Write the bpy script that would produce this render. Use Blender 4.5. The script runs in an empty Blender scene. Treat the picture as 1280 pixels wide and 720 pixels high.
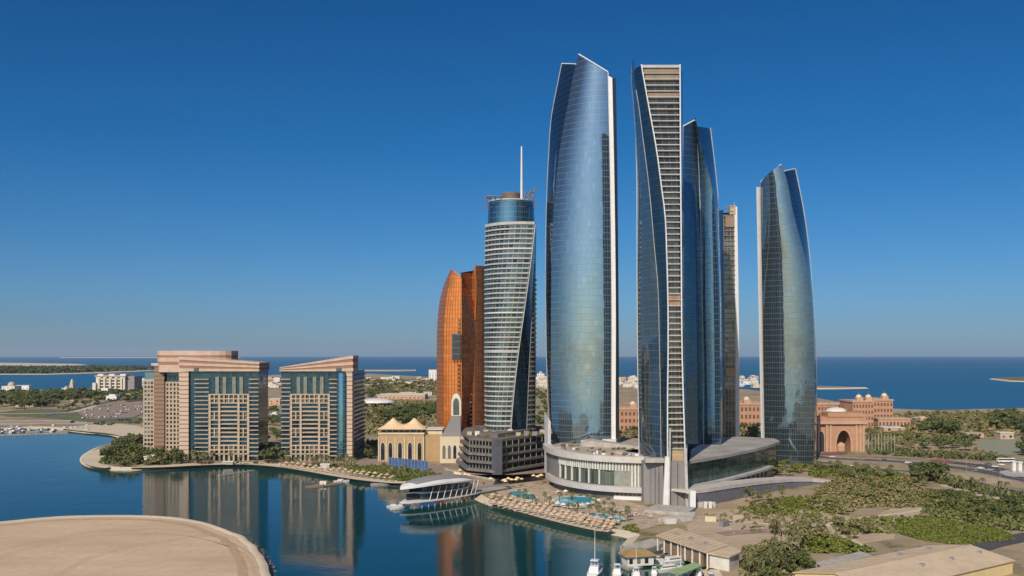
import bpy, math, random
import numpy as np
from mathutils import Vector, Matrix
from mathutils.geometry import tessellate_polygon

R = math.radians
C = bpy.data.collections.new('scene_parts') if False else bpy.context.scene.collection
scene = bpy.context.scene
# ------------------------------------------------------------------ camera, sky, sun, exposure
H, F, YH = 80.0, 1200.0, 443.0            # eye height (m), focal length and eye level in photo pixels (1280 wide)
cam = bpy.data.cameras.new('camera')
cam.sensor_width = 36.0
cam.lens = 36.0 * F / 1280.0
cam.shift_y = (YH - 360.0) / 1280.0
cam.clip_start, cam.clip_end = 1.0, 200000.0
camo = bpy.data.objects.new('camera', cam)
camo.location = (0, 0, H)
camo.rotation_euler = (R(90), 0, 0)
C.objects.link(camo)
scene.camera = camo

SUN_EL, SUN_AZ = 37.0, 20.0               # SUN_AZ: degrees from straight behind the camera towards its left
sx, sy, sz = -math.sin(R(SUN_AZ)) * math.cos(R(SUN_EL)), -math.cos(R(SUN_AZ)) * math.cos(R(SUN_EL)), math.sin(R(SUN_EL))
world = bpy.data.worlds.new('World')
scene.world = world
world.use_nodes = True
wn, wl = world.node_tree.nodes, world.node_tree.links
wn.clear()
sky = wn.new('ShaderNodeTexSky')
sky.sky_type = 'NISHITA'
sky.sun_disc = False
sky.sun_elevation = R(SUN_EL)
sky.sun_rotation = math.atan2(sx, sy)
sky.altitude = 0
sky.air_density, sky.dust_density, sky.ozone_density = 1.0, 0.7, 3.0
# clear Gulf air: the sky away from the sun is a deep blue, greyer towards the horizon
tc = wn.new('ShaderNodeTexCoord'); sp = wn.new('ShaderNodeSeparateXYZ'); wl.new(tc.outputs['Generated'], sp.inputs[0])
cr = wn.new('ShaderNodeValToRGB'); wl.new(sp.outputs[2], cr.inputs[0])
stops = [(0.0, (0.60, 0.90, 1.40)), (0.035, (0.43, 0.75, 1.25)), (0.108, (0.26, 0.67, 1.12)), (0.21, (0.115, 0.59, 1.02)), (0.34, (0.085, 0.52, 0.94)), (0.7, (0.2, 0.6, 1.05))]
while len(cr.color_ramp.elements) < len(stops): cr.color_ramp.elements.new(0.5)
for e, (p_, c_) in zip(cr.color_ramp.elements, stops): e.position = p_; e.color = (*[x/1.4 for x in c_], 1)
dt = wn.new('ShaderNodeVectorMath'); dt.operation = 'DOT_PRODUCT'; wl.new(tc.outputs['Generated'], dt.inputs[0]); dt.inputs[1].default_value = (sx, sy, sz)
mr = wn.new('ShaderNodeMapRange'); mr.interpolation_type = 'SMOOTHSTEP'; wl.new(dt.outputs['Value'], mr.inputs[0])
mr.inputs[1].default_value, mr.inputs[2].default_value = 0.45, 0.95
mxs = wn.new('ShaderNodeMix'); mxs.data_type = 'RGBA'; wl.new(mr.outputs[0], mxs.inputs[0]); wl.new(cr.outputs[0], mxs.inputs[6]); mxs.inputs[7].default_value = (1.50, 1.52, 1.54, 1)  # sky boosted around the sun to brighten glass reflections and front light
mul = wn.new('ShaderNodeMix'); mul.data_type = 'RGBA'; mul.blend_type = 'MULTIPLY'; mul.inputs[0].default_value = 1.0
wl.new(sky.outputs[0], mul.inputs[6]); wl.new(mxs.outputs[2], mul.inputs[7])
bg = wn.new('ShaderNodeBackground')
bg.inputs['Strength'].default_value = 0.095
out = wn.new('ShaderNodeOutputWorld')
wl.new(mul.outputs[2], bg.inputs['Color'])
wl.new(bg.outputs[0], out.inputs['Surface'])

sun = bpy.data.lights.new('sun', 'SUN')
sun.energy, sun.angle, sun.color = 4.6, R(0.53), (1.0, 0.89, 0.74)
suno = bpy.data.objects.new('sun', sun)
suno.rotation_euler = Vector((sx, sy, sz)).to_track_quat('Z', 'Y').to_euler()
C.objects.link(suno)
vs = scene.view_settings
vs.view_transform, vs.look, vs.exposure, vs.gamma = 'Standard', 'None', 0.0, 1.0
vs.use_curve_mapping = False
scene.cycles.max_bounces = 8
scene.cycles.glossy_bounces = 4
scene.cycles.diffuse_bounces = 3
scene.cycles.volume_bounces = 1
scene.cycles.caustics_reflective = False
scene.cycles.use_denoising = True
scene.cycles.use_adaptive_sampling = True

def haze_box():
    me = bpy.data.meshes.new('haze')
    x0, x1, y0, y1, z0, z1 = -61000, 61000, -3600, 36000, -3.2, 282
    v = [(x, y, z) for z in (z0, z1) for y in (y0, y1) for x in (x0, x1)]
    me.from_pydata(v, [], [(0, 2, 3, 1), (4, 5, 7, 6), (0, 1, 5, 4), (2, 6, 7, 3), (0, 4, 6, 2), (1, 3, 7, 5)])
    m = bpy.data.materials.new('haze'); m.use_nodes = True
    n, l = m.node_tree.nodes, m.node_tree.links; n.clear()
    o_ = n.new('ShaderNodeOutputMaterial'); p = n.new('ShaderNodeVolumePrincipled')
    p.inputs['Color'].default_value = (0.80, 0.88, 0.95, 1); p.inputs['Density'].default_value = 2.0e-5; p.inputs['Anisotropy'].default_value = 0.2
    l.new(p.outputs[0], o_.inputs['Volume'])
    me.materials.append(m)
    o = bpy.data.objects.new('haze', me); C.objects.link(o); o['kind'] = 'stuff'
haze_box()

# ------------------------------------------------------------------ photo pixels <-> metres
def P(px, py, z=0.0):
    d = F * (H - z) / (py - YH)
    return ((px - 640) * d / F, d)
def X(px, d): return (px - 640) * d / F
def Z(py, d): return H - (py - YH) * d / F
def Yp(z, d): return YH + (H - z) * F / d
def curve(*pairs):                        # smooth pixel curve x(y)
    a = np.array(sorted((y, x) for x, y in pairs), float)
    ys, xs = a[:, 0], a[:, 1]
    m = np.gradient(xs, ys)
    def f(y):
        y = min(max(y, ys[0]), ys[-1])
        i = min(max(int(np.searchsorted(ys, y)) - 1, 0), len(ys) - 2)
        h = ys[i + 1] - ys[i]; t = (y - ys[i]) / h
        return ((2*t**3 - 3*t*t + 1) * xs[i] + (t**3 - 2*t*t + t) * h * m[i] + (-2*t**3 + 3*t*t) * xs[i+1] + (t**3 - t*t) * h * m[i+1])
    return f
def edge(fn, d):                          # a vertical edge of a building at depth d: z -> (x, y)
    if not callable(fn):
        px = fn
        return lambda z: (X(px, d), d)
    return lambda z: (X(fn(Yp(z, d)), d), d)

# ------------------------------------------------------------------ mesh builder
ORG = {}
class MB:
    def __init__(s): s.v, s.f, s.uv, s.mi = [], [], [], []
    def face(s, pts, uvs=None, mi=0):
        b = len(s.v); s.v += [tuple(p) for p in pts]
        s.f.append(tuple(range(b, b + len(pts))))
        s.uv.append(uvs or [(p[0], p[1]) for p in pts]); s.mi.append(mi)
    def prism(s, poly, z0, z1, mi=0, caps=(1, 1), capmi=None):
        n = len(poly); area = sum(poly[i][0]*poly[(i+1) % n][1] - poly[(i+1) % n][0]*poly[i][1] for i in range(n))
        if area < 0: poly = poly[::-1]
        za = z0 if callable(z0) else (lambda x, y: z0)
        zb = z1 if callable(z1) else (lambda x, y: z1)
        u = 0.0
        for i in range(n):
            (x0, y0), (x1, y1) = poly[i], poly[(i+1) % n]
            l = math.hypot(x1-x0, y1-y0)
            s.face([(x0, y0, za(x0, y0)), (x1, y1, za(x1, y1)), (x1, y1, zb(x1, y1)), (x0, y0, zb(x0, y0))],
                   [(u, za(x0, y0)), (u+l, za(x1, y1)), (u+l, zb(x1, y1)), (u, zb(x0, y0))], mi)
            u += l
        cm = mi if capmi is None else capmi
        if caps[1]: s.face([(x, y, zb(x, y)) for x, y in poly], mi=cm)
        if caps[0]: s.face([(x, y, za(x, y)) for x, y in poly[::-1]], mi=cm)
        return s
    def box(s, x0, x1, y0, y1, z0, z1, mi=0):
        x0, x1 = min(x0, x1), max(x0, x1); y0, y1 = min(y0, y1), max(y0, y1)
        return s.prism([(x0, y0), (x1, y0), (x1, y1), (x0, y1)], min(z0, z1), max(z0, z1), mi)
    def obox(s, c, ang, hx, hy, z0, z1, mi=0):
        ca, sa = math.cos(ang), math.sin(ang)
        return s.prism([(c[0] + a*ca - b*sa, c[1] + a*sa + b*ca) for a, b in ((-hx, -hy), (hx, -hy), (hx, hy), (-hx, hy))], z0, z1, mi)
    def sheet(s, rows, us=None, mi=0, flip=False):        # rows[j][i] -> 3-D point
        for j in range(len(rows)-1):
            for i in range(len(rows[0])-1):
                q = [rows[j][i], rows[j][i+1], rows[j+1][i+1], rows[j+1][i]]
                if us: uv = [(us[i], q[0][2]), (us[i+1], q[1][2]), (us[i+1], q[2][2]), (us[i], q[3][2])]
                else: uv = None
                if flip: q = q[::-1]; uv = uv[::-1] if uv else None
                s.face(q, uv, mi)
        return s
    def tube(s, pts, r0, r1=None, n=6, mi=0, caps=True):
        pts = [Vector(p) for p in pts]; r1 = r0 if r1 is None else r1
        rings = []
        for k, p in enumerate(pts):
            t = (pts[min(k+1, len(pts)-1)] - pts[max(k-1, 0)]).normalized()
            a = t.cross(Vector((0, 0, 1)) if abs(t.z) < 0.9 else Vector((1, 0, 0))).normalized(); b = t.cross(a)
            r = r0 + (r1-r0) * k / max(1, len(pts)-1)
            rings.append([p + (a*math.cos(2*math.pi*i/n) + b*math.sin(2*math.pi*i/n)) * r for i in range(n)])
        for k in range(len(rings)-1):
            for i in range(n):
                j = (i+1) % n
                s.face([rings[k][i], rings[k+1][i], rings[k+1][j], rings[k][j]], mi=mi)
        if caps:
            s.face(rings[0], mi=mi); s.face(rings[-1][::-1], mi=mi)
        return s
    def lathe(s, prof, n=20, c=(0, 0), mi=0, sx=1, sy=1):
        pr = [[(c[0] + r*sx*math.cos(2*math.pi*i/n), c[1] + r*sy*math.sin(2*math.pi*i/n), z) for i in range(n+1)] for r, z in prof]
        us = [2*math.pi*max(r for r, z in prof)*i/n for i in range(n+1)]
        return s.sheet(pr, us, mi)
    def build(s, name, mats, parent=None, loc=None, smooth=False):
        if parent is not None: o0 = ORG[parent.name]
        else: o0 = tuple(loc) if loc is not None else (0, 0, 0)
        me = bpy.data.meshes.new(name)
        me.from_pydata([(x-o0[0], y-o0[1], z-o0[2]) for x, y, z in s.v], [], s.f)
        lay = me.uv_layers.new(name='UVMap')
        flat = [c for uv in s.uv for p in uv for c in p]
        lay.data.foreach_set('uv', flat)
        mats = mats if isinstance(mats, (list, tuple)) else [mats]
        for m in mats: me.materials.append(m)
        me.polygons.foreach_set('material_index', s.mi)
        if smooth:
            import bmesh
            bm = bmesh.new(); bm.from_mesh(me); bmesh.ops.remove_doubles(bm, verts=bm.verts, dist=0.001); bm.to_mesh(me); bm.free()
            me.polygons.foreach_set('use_smooth', [True]*len(me.polygons))
        me.update()
        o = bpy.data.objects.new(name, me); C.objects.link(o)
        if parent is not None: o.parent = parent
        else: o.location = o0
        ORG[o.name] = o0
        return o
def thing(name, label, cat, loc=(0, 0, 0), group=None):
    o = bpy.data.objects.new(name, None); C.objects.link(o)
    o.location = loc; o.empty_display_size = 2
    ORG[o.name] = tuple(loc)
    return tag(o, label, cat, group)
def tag(o, label, cat, group=None, kind=None):
    if label: o['label'] = label
    if cat: o['category'] = cat
    if group: o['group'] = group
    if kind: o['kind'] = kind
    return o
def struct(name, mb, m, smooth=False):
    o = mb.build(name, m, smooth=smooth); o['kind'] = 'structure'; return o
KIDS = {}
def dup(root, loc, rz=0.0, sc=1.0, label=None, group=None):
    if root.name not in KIDS: KIDS[root.name] = [(c, list(c.children)) for c in root.children]
    r = root.copy(); C.objects.link(r)
    r.location = loc; r.rotation_euler = (0, 0, rz)
    r.scale = (sc, sc, sc) if not isinstance(sc, tuple) else sc
    if label: r['label'] = label
    if group: r['group'] = group
    for ch, gs in KIDS[root.name]:
        c = ch.copy(); C.objects.link(c); c.parent = r
        for g in gs:
            d = g.copy(); C.objects.link(d); d.parent = c
    return r

# ------------------------------------------------------------------ materials
def nt(name):
    m = bpy.data.materials.new(name); m.use_nodes = True
    n, l = m.node_tree.nodes, m.node_tree.links
    return m, n, l, n['Principled BSDF']
def N(n, typ, **kw):
    o = n.new('ShaderNode' + typ)
    for k, v in kw.items(): setattr(o, k, v)
    return o
def math_(n, l, op, a, b=None, c=None):
    o = N(n, 'Math', operation=op)
    for i, x in enumerate((a, b, c)):
        if x is None: continue
        if isinstance(x, (int, float)): o.inputs[i].default_value = x
        else: l.new(x, o.inputs[i])
    return o.outputs[0]
def mixc(n, l, fac, a, b, blend='MIX'):
    o = N(n, 'Mix', data_type='RGBA', blend_type=blend)
    for i, x in ((0, fac), (6, a), (7, b)):
        if isinstance(x, (int, float)): o.inputs[i].default_value = x
        elif isinstance(x, tuple): o.inputs[i].default_value = (*x[:3], 1)
        else: l.new(x, o.inputs[i])
    return o.outputs[2]
def noise(n, l, scale, detail=4, rough=0.6, vec=None):
    o = N(n, 'TexNoise'); o.inputs['Scale'].default_value = scale
    o.inputs['Detail'].default_value = detail; o.inputs['Roughness'].default_value = rough
    if vec is None:
        g = N(n, 'NewGeometry'); vec = g.outputs['Position']
    l.new(vec, o.inputs['Vector'])
    return o.outputs['Fac']
def ramp(n, l, fac, lo, hi):
    o = N(n, 'MapRange'); l.new(fac, o.inputs[0]); o.inputs[1].default_value = lo; o.inputs[2].default_value = hi
    return o.outputs[0]
def sc3(c, k): return tuple(min(1, x*k) for x in c)

def plain(name, col, rough=0.7, metal=0.0, var=0.22, scale=0.25, spec=0.35, col2=None, lo=0.35, hi=0.65, fine=None):
    """a painted, stone or soil surface: two tones mixed by large and small mottling"""
    m, n, l, b = nt(name)
    c2 = col2 or sc3(col, 1 - var*1.4)
    f = ramp(n, l, noise(n, l, scale), lo, hi)
    c = mixc(n, l, f, c2, col)
    f2 = ramp(n, l, noise(n, l, fine or scale*9, 3), 0.3, 0.7)
    c = mixc(n, l, f2, mixc(n, l, 1.0, c, (1-var, 1-var, 1-var), 'MULTIPLY'), c)
    l.new(c, b.inputs['Base Color'])
    b.inputs['Roughness'].default_value = rough; b.inputs['Metallic'].default_value = metal
    b.inputs['Specular IOR Level'].default_value = spec
    return m

def glass(name, col, line, pw=1.5, ph=3.9, lw=0.12, lh=0.26, metal=0.9, rough=0.04, tilt=0.0028, var=0.09, spandrel=None, bands=(), warp=0.05):
    """curtain wall: panes of pw x ph metres with mullions, each pane tilted and toned a little on its own"""
    m, n, l, b = nt(name)
    uv = N(n, 'UVMap'); s = N(n, 'SeparateXYZ'); l.new(uv.outputs[0], s.inputs[0])
    u = math_(n, l, 'DIVIDE', s.outputs[0], pw); v = math_(n, l, 'DIVIDE', s.outputs[1], ph)
    fu, fv = math_(n, l, 'FRACT', u), math_(n, l, 'FRACT', v)
    iu, iv = math_(n, l, 'FLOOR', u), math_(n, l, 'FLOOR', v)
    cb = N(n, 'CombineXYZ'); l.new(iu, cb.inputs[0]); l.new(iv, cb.inputs[1])
    wn_ = N(n, 'TexWhiteNoise', noise_dimensions='2D'); l.new(cb.outputs[0], wn_.inputs['Vector'])
    # broad patches of a few panes (blinds drawn, interiors)
    cb2 = N(n, 'CombineXYZ'); l.new(math_(n, l, 'FLOOR', math_(n, l, 'DIVIDE', u, 4.0)), cb2.inputs[0]); l.new(iv, cb2.inputs[1])
    w2 = N(n, 'TexWhiteNoise', noise_dimensions='2D'); l.new(cb2.outputs[0], w2.inputs['Vector'])
    k = math_(n, l, 'ADD', math_(n, l, 'MULTIPLY', wn_.outputs['Value'], 0.6), math_(n, l, 'MULTIPLY', w2.outputs['Value'], 0.4))
    c = mixc(n, l, k, sc3(col, 1-var), sc3(col, 1+var*0.6))
    c = mixc(n, l, math_(n, l, 'GREATER_THAN', wn_.outputs['Value'], 0.96), c, sc3(col, 1.13))   # blinds drawn
    if spandrel:
        c = mixc(n, l, math_(n, l, 'LESS_THAN', fv, 0.27), c, spandrel)
    for z0, z1, bc in bands:
        f = math_(n, l, 'MULTIPLY', math_(n, l, 'GREATER_THAN', s.outputs[1], z0), math_(n, l, 'LESS_THAN', s.outputs[1], z1))
        c = mixc(n, l, f, c, bc)
    lm = math_(n, l, 'MAXIMUM', math_(n, l, 'LESS_THAN', fu, lw/pw), math_(n, l, 'LESS_THAN', fv, lh/ph))
    c = mixc(n, l, lm, c, line)
    l.new(c, b.inputs['Base Color'])
    l.new(math_(n, l, 'MULTIPLY_ADD', lm, -(metal-0.3), metal), b.inputs['Metallic'])
    l.new(math_(n, l, 'ADD', math_(n, l, 'MULTIPLY', lm, 0.3), math_(n, l, 'MULTIPLY_ADD', w2.outputs['Value'], 0.012, rough)), b.inputs['Roughness'])
    g = N(n, 'NewGeometry')
    sub = N(n, 'VectorMath', operation='SUBTRACT'); l.new(wn_.outputs['Color'], sub.inputs[0]); sub.inputs[1].default_value = (.5, .5, .5)
    scl = N(n, 'VectorMath', operation='SCALE'); l.new(sub.outputs[0], scl.inputs[0]); scl.inputs['Scale'].default_value = tilt*2
    # the facade as a whole is a little wavy: reflections break up
    nz_ = N(n, 'TexNoise'); nz_.inputs['Scale'].default_value = 0.11; nz_.inputs['Detail'].default_value = 3; l.new(g.outputs['Position'], nz_.inputs['Vector'])
    sb2 = N(n, 'VectorMath', operation='SUBTRACT'); l.new(nz_.outputs['Color'], sb2.inputs[0]); sb2.inputs[1].default_value = (.5, .5, .5)
    sc2_ = N(n, 'VectorMath', operation='SCALE'); l.new(sb2.outputs[0], sc2_.inputs[0]); sc2_.inputs['Scale'].default_value = warp
    ad0 = N(n, 'VectorMath', operation='ADD'); l.new(scl.outputs[0], ad0.inputs[0]); l.new(sc2_.outputs[0], ad0.inputs[1])
    ad = N(n, 'VectorMath', operation='ADD'); l.new(g.outputs['Normal'], ad.inputs[0]); l.new(ad0.outputs[0], ad.inputs[1])
    nm = N(n, 'VectorMath', operation='NORMALIZE'); l.new(ad.outputs[0], nm.inputs[0])
    l.new(nm.outputs[0], b.inputs['Normal'])
    return m

def striped(name, a, bcol, period, duty, rough=0.6):
    """horizontal courses: tone a with a narrower course of tone b, by height"""
    m, n, l, b = nt(name)
    g = N(n, 'NewGeometry'); s = N(n, 'SeparateXYZ'); l.new(g.outputs['Position'], s.inputs[0])
    fv = math_(n, l, 'FRACT', math_(n, l, 'DIVIDE', s.outputs[2], period))
    c = mixc(n, l, math_(n, l, 'LESS_THAN', fv, duty), a, bcol)
    f2 = ramp(n, l, noise(n, l, 1.2, 3), 0.3, 0.7)
    c = mixc(n, l, f2, mixc(n, l, 1.0, c, (.82, .82, .82), 'MULTIPLY'), c)
    l.new(c, b.inputs['Base Color']); b.inputs['Roughness'].default_value = rough
    return m

def leafmat(name, a, bcol, rough=0.75):
    m, n, l, b = nt(name)
    g = N(n, 'NewGeometry'); oi = N(n, 'ObjectInfo')
    f = math_(n, l, 'ADD', math_(n, l, 'MULTIPLY', g.outputs['Random Per Island'], 0.65), math_(n, l, 'MULTIPLY', oi.outputs['Random'], 0.45))
    c = mixc(n, l, f, a, bcol)
    l.new(c, b.inputs['Base Color']); b.inputs['Roughness'].default_value = rough
    b.inputs['Specular IOR Level'].default_value = 0.15
    return m

M = {}
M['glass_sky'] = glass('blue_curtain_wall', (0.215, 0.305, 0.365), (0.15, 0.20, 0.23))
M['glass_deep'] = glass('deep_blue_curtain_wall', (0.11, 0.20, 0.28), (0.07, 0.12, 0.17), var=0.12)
M['glass_dark'] = glass('dark_blue_curtain_wall', (0.050, 0.110, 0.170), (0.035, 0.07, 0.10), var=0.12)  # darker reflections of the turned facets put into the glass tint
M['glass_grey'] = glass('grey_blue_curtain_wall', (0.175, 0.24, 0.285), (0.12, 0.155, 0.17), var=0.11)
M['glass_teal'] = glass('teal_curtain_wall', (0.12, 0.235, 0.28), (0.12, 0.2, 0.22), pw=1.6, ph=3.6)
M['glass_room'] = glass('dark_window_wall', (0.075, 0.11, 0.11), (0.24, 0.24, 0.22), pw=2.2, ph=3.6, lw=0.25, lh=0.1, metal=0.6, var=0.9)
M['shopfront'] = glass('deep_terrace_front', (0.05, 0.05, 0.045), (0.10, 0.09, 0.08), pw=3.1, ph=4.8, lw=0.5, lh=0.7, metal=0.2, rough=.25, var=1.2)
M['glass_hotel'] = glass('petrol_window_wall', (0.030, 0.075, 0.105), (0.03, 0.06, 0.08), pw=1.8, ph=3.15, lw=0.12, lh=0.5, metal=0.7, var=0.45)
M['glass_brown'] = glass('smoked_balcony_windows', (0.15, 0.14, 0.12), (0.26, 0.23, 0.19), pw=2.4, ph=3.0, lw=0.35, lh=0.2, metal=0.45, var=0.7)
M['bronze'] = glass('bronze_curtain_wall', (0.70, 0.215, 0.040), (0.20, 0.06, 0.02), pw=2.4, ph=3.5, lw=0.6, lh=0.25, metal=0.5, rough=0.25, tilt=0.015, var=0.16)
M['bronze_side'] = glass('shaded_bronze_wall', (0.52, 0.175, 0.045), (0.2, 0.07, 0.025), pw=1.7, ph=3.5, lw=0.35, lh=0.5, metal=0.4, rough=0.3, tilt=0.03, var=0.3)  # darker bronze: shade of the side face put into the colour
M['bronze_dark'] = glass('shade_toned_bronze_wall', (0.36, 0.130, 0.045), (0.12, 0.05, 0.028), pw=1.7, ph=3.5, lw=0.4, lh=0.6, metal=0.75, rough=0.22, tilt=0.05, var=0.35)  # shade of the faces turned from the sun put into the bronze
M['parapet'] = plain('slate_grey_parapet', (0.215, 0.195, 0.18), 0.6, var=.25, scale=.4)
M['terrace'] = plain('grey_brown_parapet', (0.20, 0.17, 0.145), 0.7, var=.25, scale=.5)
M['white'] = plain('white_panel', (0.66, 0.65, 0.63), 0.45, var=0.06)
M['offwhite'] = plain('off_white_render', (0.66, 0.62, 0.55), 0.7, var=0.12)
M['slab'] = plain('pale_slab_edge', (0.47, 0.46, 0.43), 0.6, var=0.15)
M['grey'] = plain('grey_cladding', (0.23, 0.215, 0.205), 0.6, var=0.12, scale=0.08)
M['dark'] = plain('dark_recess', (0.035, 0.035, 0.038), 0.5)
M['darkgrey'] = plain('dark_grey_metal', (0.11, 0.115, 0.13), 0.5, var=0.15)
M['concrete'] = plain('pale_concrete', (0.46, 0.42, 0.37), 0.8, var=0.2)
M['palerim'] = plain('pale_rim_cladding', (0.56, 0.51, 0.46), 0.6, var=.12)
M['terrace_floor'] = plain('pinkish_terrace_paving', (0.45, 0.36, 0.30), 0.85, var=.2, scale=.2)
M['roofgrey'] = plain('grey_roof_membrane', (0.40, 0.37, 0.34), 0.85, var=0.22, scale=0.05)
M['stone'] = plain('beige_stone', (0.47, 0.37, 0.26), 0.75, var=0.12)
M['balc'] = plain('beige_balcony_edge', (0.42, 0.34, 0.26), .7, var=.15)
M['stripe'] = striped('striped_stone', (0.53, 0.39, 0.285), (0.24, 0.14, 0.095), 3.15, 0.25)
M['stripe_brown'] = striped('brown_striped_stone', (0.25, 0.155, 0.095), (0.12, 0.065, 0.04), 3.15, 0.25)  # brown courses, darkened to paint in the wing's shadow
M['crown'] = plain('pinkish_stone_band', (0.54, 0.41, 0.31), 0.7, var=0.12)
M['crownline'] = plain('brown_stone_band', (0.34, 0.16, 0.10), 0.7, var=0.1)
M['tan'] = plain('tan_render', (0.44, 0.30, 0.16), 0.8, var=0.10)
M['infill'] = plain('brown_infill', (0.30, 0.215, 0.15), 0.7, var=.15)
M['cream'] = plain('cream_surround', (0.60, 0.50, 0.35), 0.7, var=0.08)
M['tent'] = plain('tent_fabric', (0.74, 0.53, 0.31), 0.8, var=0.08)
M['slate'] = striped('slate_courses', (0.20, 0.19, 0.19), (0.12, 0.115, 0.12), 0.9, 0.3)
M['window'] = plain('dark_window_glass', (0.025, 0.035, 0.045), 0.12, 0.0, var=0.3, spec=0.7)
def curtains():                                     # some windows have pale curtains drawn
    m = M['window']; n, l = m.node_tree.nodes, m.node_tree.links; b = n['Principled BSDF']
    src = b.inputs['Base Color'].links[0].from_socket; oi = N(n, 'ObjectInfo')
    l.new(mixc(n, l, math_(n, l, 'MULTIPLY', math_(n, l, 'GREATER_THAN', oi.outputs['Random'], 0.72), 0.55), src, (0.26, 0.22, 0.17)), b.inputs['Base Color'])
curtains()
M['lounge'] = glass('lounge_windows', (0.10, 0.12, 0.09), (0.3, 0.28, 0.24), pw=2.4, ph=8, lw=.12, lh=.1, metal=.35, rough=.1, var=1.2)
M['ribback'] = plain('grey_green_fritted_glass', (0.30, 0.31, 0.26), 0.4, var=.2, scale=.3)
M['bluefence'] = plain('blue_glass_screen', (0.10, 0.20, 0.42), 0.25, 0.2, var=0.3, scale=0.4)
M['palace'] = plain('terracotta_pink_render', (0.46, 0.255, 0.155), 0.8, var=0.12)
M['palace2'] = plain('peach_render', (0.52, 0.325, 0.215), 0.8, var=0.12)
M['palacewin'] = plain('shaded_palace_opening', (0.16, 0.09, 0.065), 0.6, var=.2)  # wall colour darkened: shade inside the openings is painted
M['asphalt'] = plain('asphalt', (0.085, 0.08, 0.08), 0.9, var=0.2, scale=0.05)
M['paving'] = plain('pink_beige_paving', (0.33, 0.245, 0.19), 0.85, var=0.2, scale=0.2)
M['deck'] = plain('pool_paving', (0.52, 0.41, 0.29), 0.85, var=0.25, scale=0.25)
M['redpave'] = plain('red_flower_bed', (0.36, 0.08, 0.08), 0.9, var=0.4, scale=0.3, col2=(0.16, 0.13, 0.06))
M['cushion'] = plain('sand_cushion', (0.50, 0.40, 0.31), 0.9, var=0.2)
M['thatch'] = leafmat('dry_thatch', (0.30, 0.205, 0.135), (0.52, 0.385, 0.27), 0.95)
M['wood'] = plain('weathered_wood', (0.30, 0.21, 0.13), 0.85, var=0.25, scale=1)
M['shed'] = plain('beige_roof_sheet', (0.58, 0.45, 0.30), 0.7, var=0.16, scale=0.12, lo=.25, hi=.6)
M['shedwall'] = plain('yellow_wall_sheet', (0.70, 0.54, 0.27), 0.7, var=0.08)
M['boat'] = plain('white_gelcoat', (0.72, 0.71, 0.68), 0.3, var=0.1, spec=0.5)
M['green'] = plain('green_canvas', (0.16, 0.32, 0.12), 0.8, var=0.2)
M['bluecover'] = plain('blue_canvas', (0.08, 0.10, 0.22), 0.8, var=0.2)
M['metal'] = plain('brushed_steel', (0.55, 0.56, 0.57), 0.35, 0.7, var=0.1)
M['trunk'] = plain('bark', (0.16, 0.11, 0.07), 0.95, var=0.3, scale=2)
M['leaf'] = leafmat('tree_leaves', (0.034, 0.050, 0.017), (0.125, 0.138, 0.046))
M['leaf_mid'] = leafmat('mid_green_leaves', (0.052, 0.070, 0.020), (0.170, 0.180, 0.055))
M['leaf_olive'] = leafmat('olive_leaves', (0.098, 0.092, 0.036), (0.255, 0.220, 0.095))
M['leaf_bright'] = leafmat('bright_leaves', (0.058, 0.078, 0.014), (0.190, 0.205, 0.040))
M['frond'] = leafmat('palm_fronds', (0.060, 0.068, 0.026), (0.195, 0.180, 0.076))
M['leaf_red'] = leafmat('red_leaves', (0.12, 0.04, 0.02), (0.26, 0.10, 0.05))

def ground_mat():
    m, n, l, b = nt('dry_ground')
    f1 = ramp(n, l, noise(n, l, 0.014, 6, 0.65), 0.36, 0.55)
    f2 = ramp(n, l, noise(n, l, 0.06, 6, 0.7), 0.38, 0.62)
    f3 = ramp(n, l, noise(n, l, 0.5, 4, 0.6), 0.35, 0.65)
    c = mixc(n, l, f2, (0.34, 0.25, 0.165), (0.49, 0.38, 0.265))
    veg = mixc(n, l, f3, (0.075, 0.075, 0.028), (0.165, 0.150, 0.062))
    c = mixc(n, l, math_(n, l, 'MULTIPLY', f1, f2), c, veg)
    c = mixc(n, l, math_(n, l, 'MULTIPLY', f3, 0.3), c, (0.20, 0.15, 0.10))
    l.new(c, b.inputs['Base Color']); b.inputs['Roughness'].default_value = 0.95; b.inputs['Specular IOR Level'].default_value = 0.1
    return m
def sand_mat(name, a, bc, s=0.02):
    m, n, l, b = nt(name)
    g = N(n, 'NewGeometry')
    mp = N(n, 'Mapping'); mp.inputs['Scale'].default_value = (1, 2.6, 1); mp.inputs['Rotation'].default_value = (0, 0, 0.3); l.new(g.outputs['Position'], mp.inputs['Vector'])
    f = ramp(n, l, noise(n, l, s, 8, 0.65, mp.outputs[0]), 0.3, 0.7)
    f2 = ramp(n, l, noise(n, l, 0.6, 5, 0.7), 0.25, 0.75)
    c = mixc(n, l, f, a, bc)
    c = mixc(n, l, math_(n, l, 'MULTIPLY', f2, 0.34), c, sc3(a, 0.55))
    wv = N(n, 'TexWave'); wv.inputs['Scale'].default_value = 0.035; wv.inputs['Distortion'].default_value = 14; wv.inputs['Detail'].default_value = 4; wv.inputs['Detail Scale'].default_value = 0.6; l.new(mp.outputs[0], wv.inputs['Vector'])
    c = mixc(n, l, math_(n, l, 'MULTIPLY', ramp(n, l, wv.outputs['Fac'], 0.82, 1.0), 0.35), c, sc3(bc, 0.68))
    l.new(c, b.inputs['Base Color']); b.inputs['Roughness'].default_value = 0.95; b.inputs['Specular IOR Level'].default_value = 0.1
    bp = N(n, 'Bump'); bp.inputs['Strength'].default_value = 0.35; bp.inputs['Distance'].default_value = 0.5
    l.new(noise(n, l, 0.35, 8, 0.7), bp.inputs['Height']); l.new(bp.outputs[0], b.inputs['Normal'])
    return m
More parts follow.
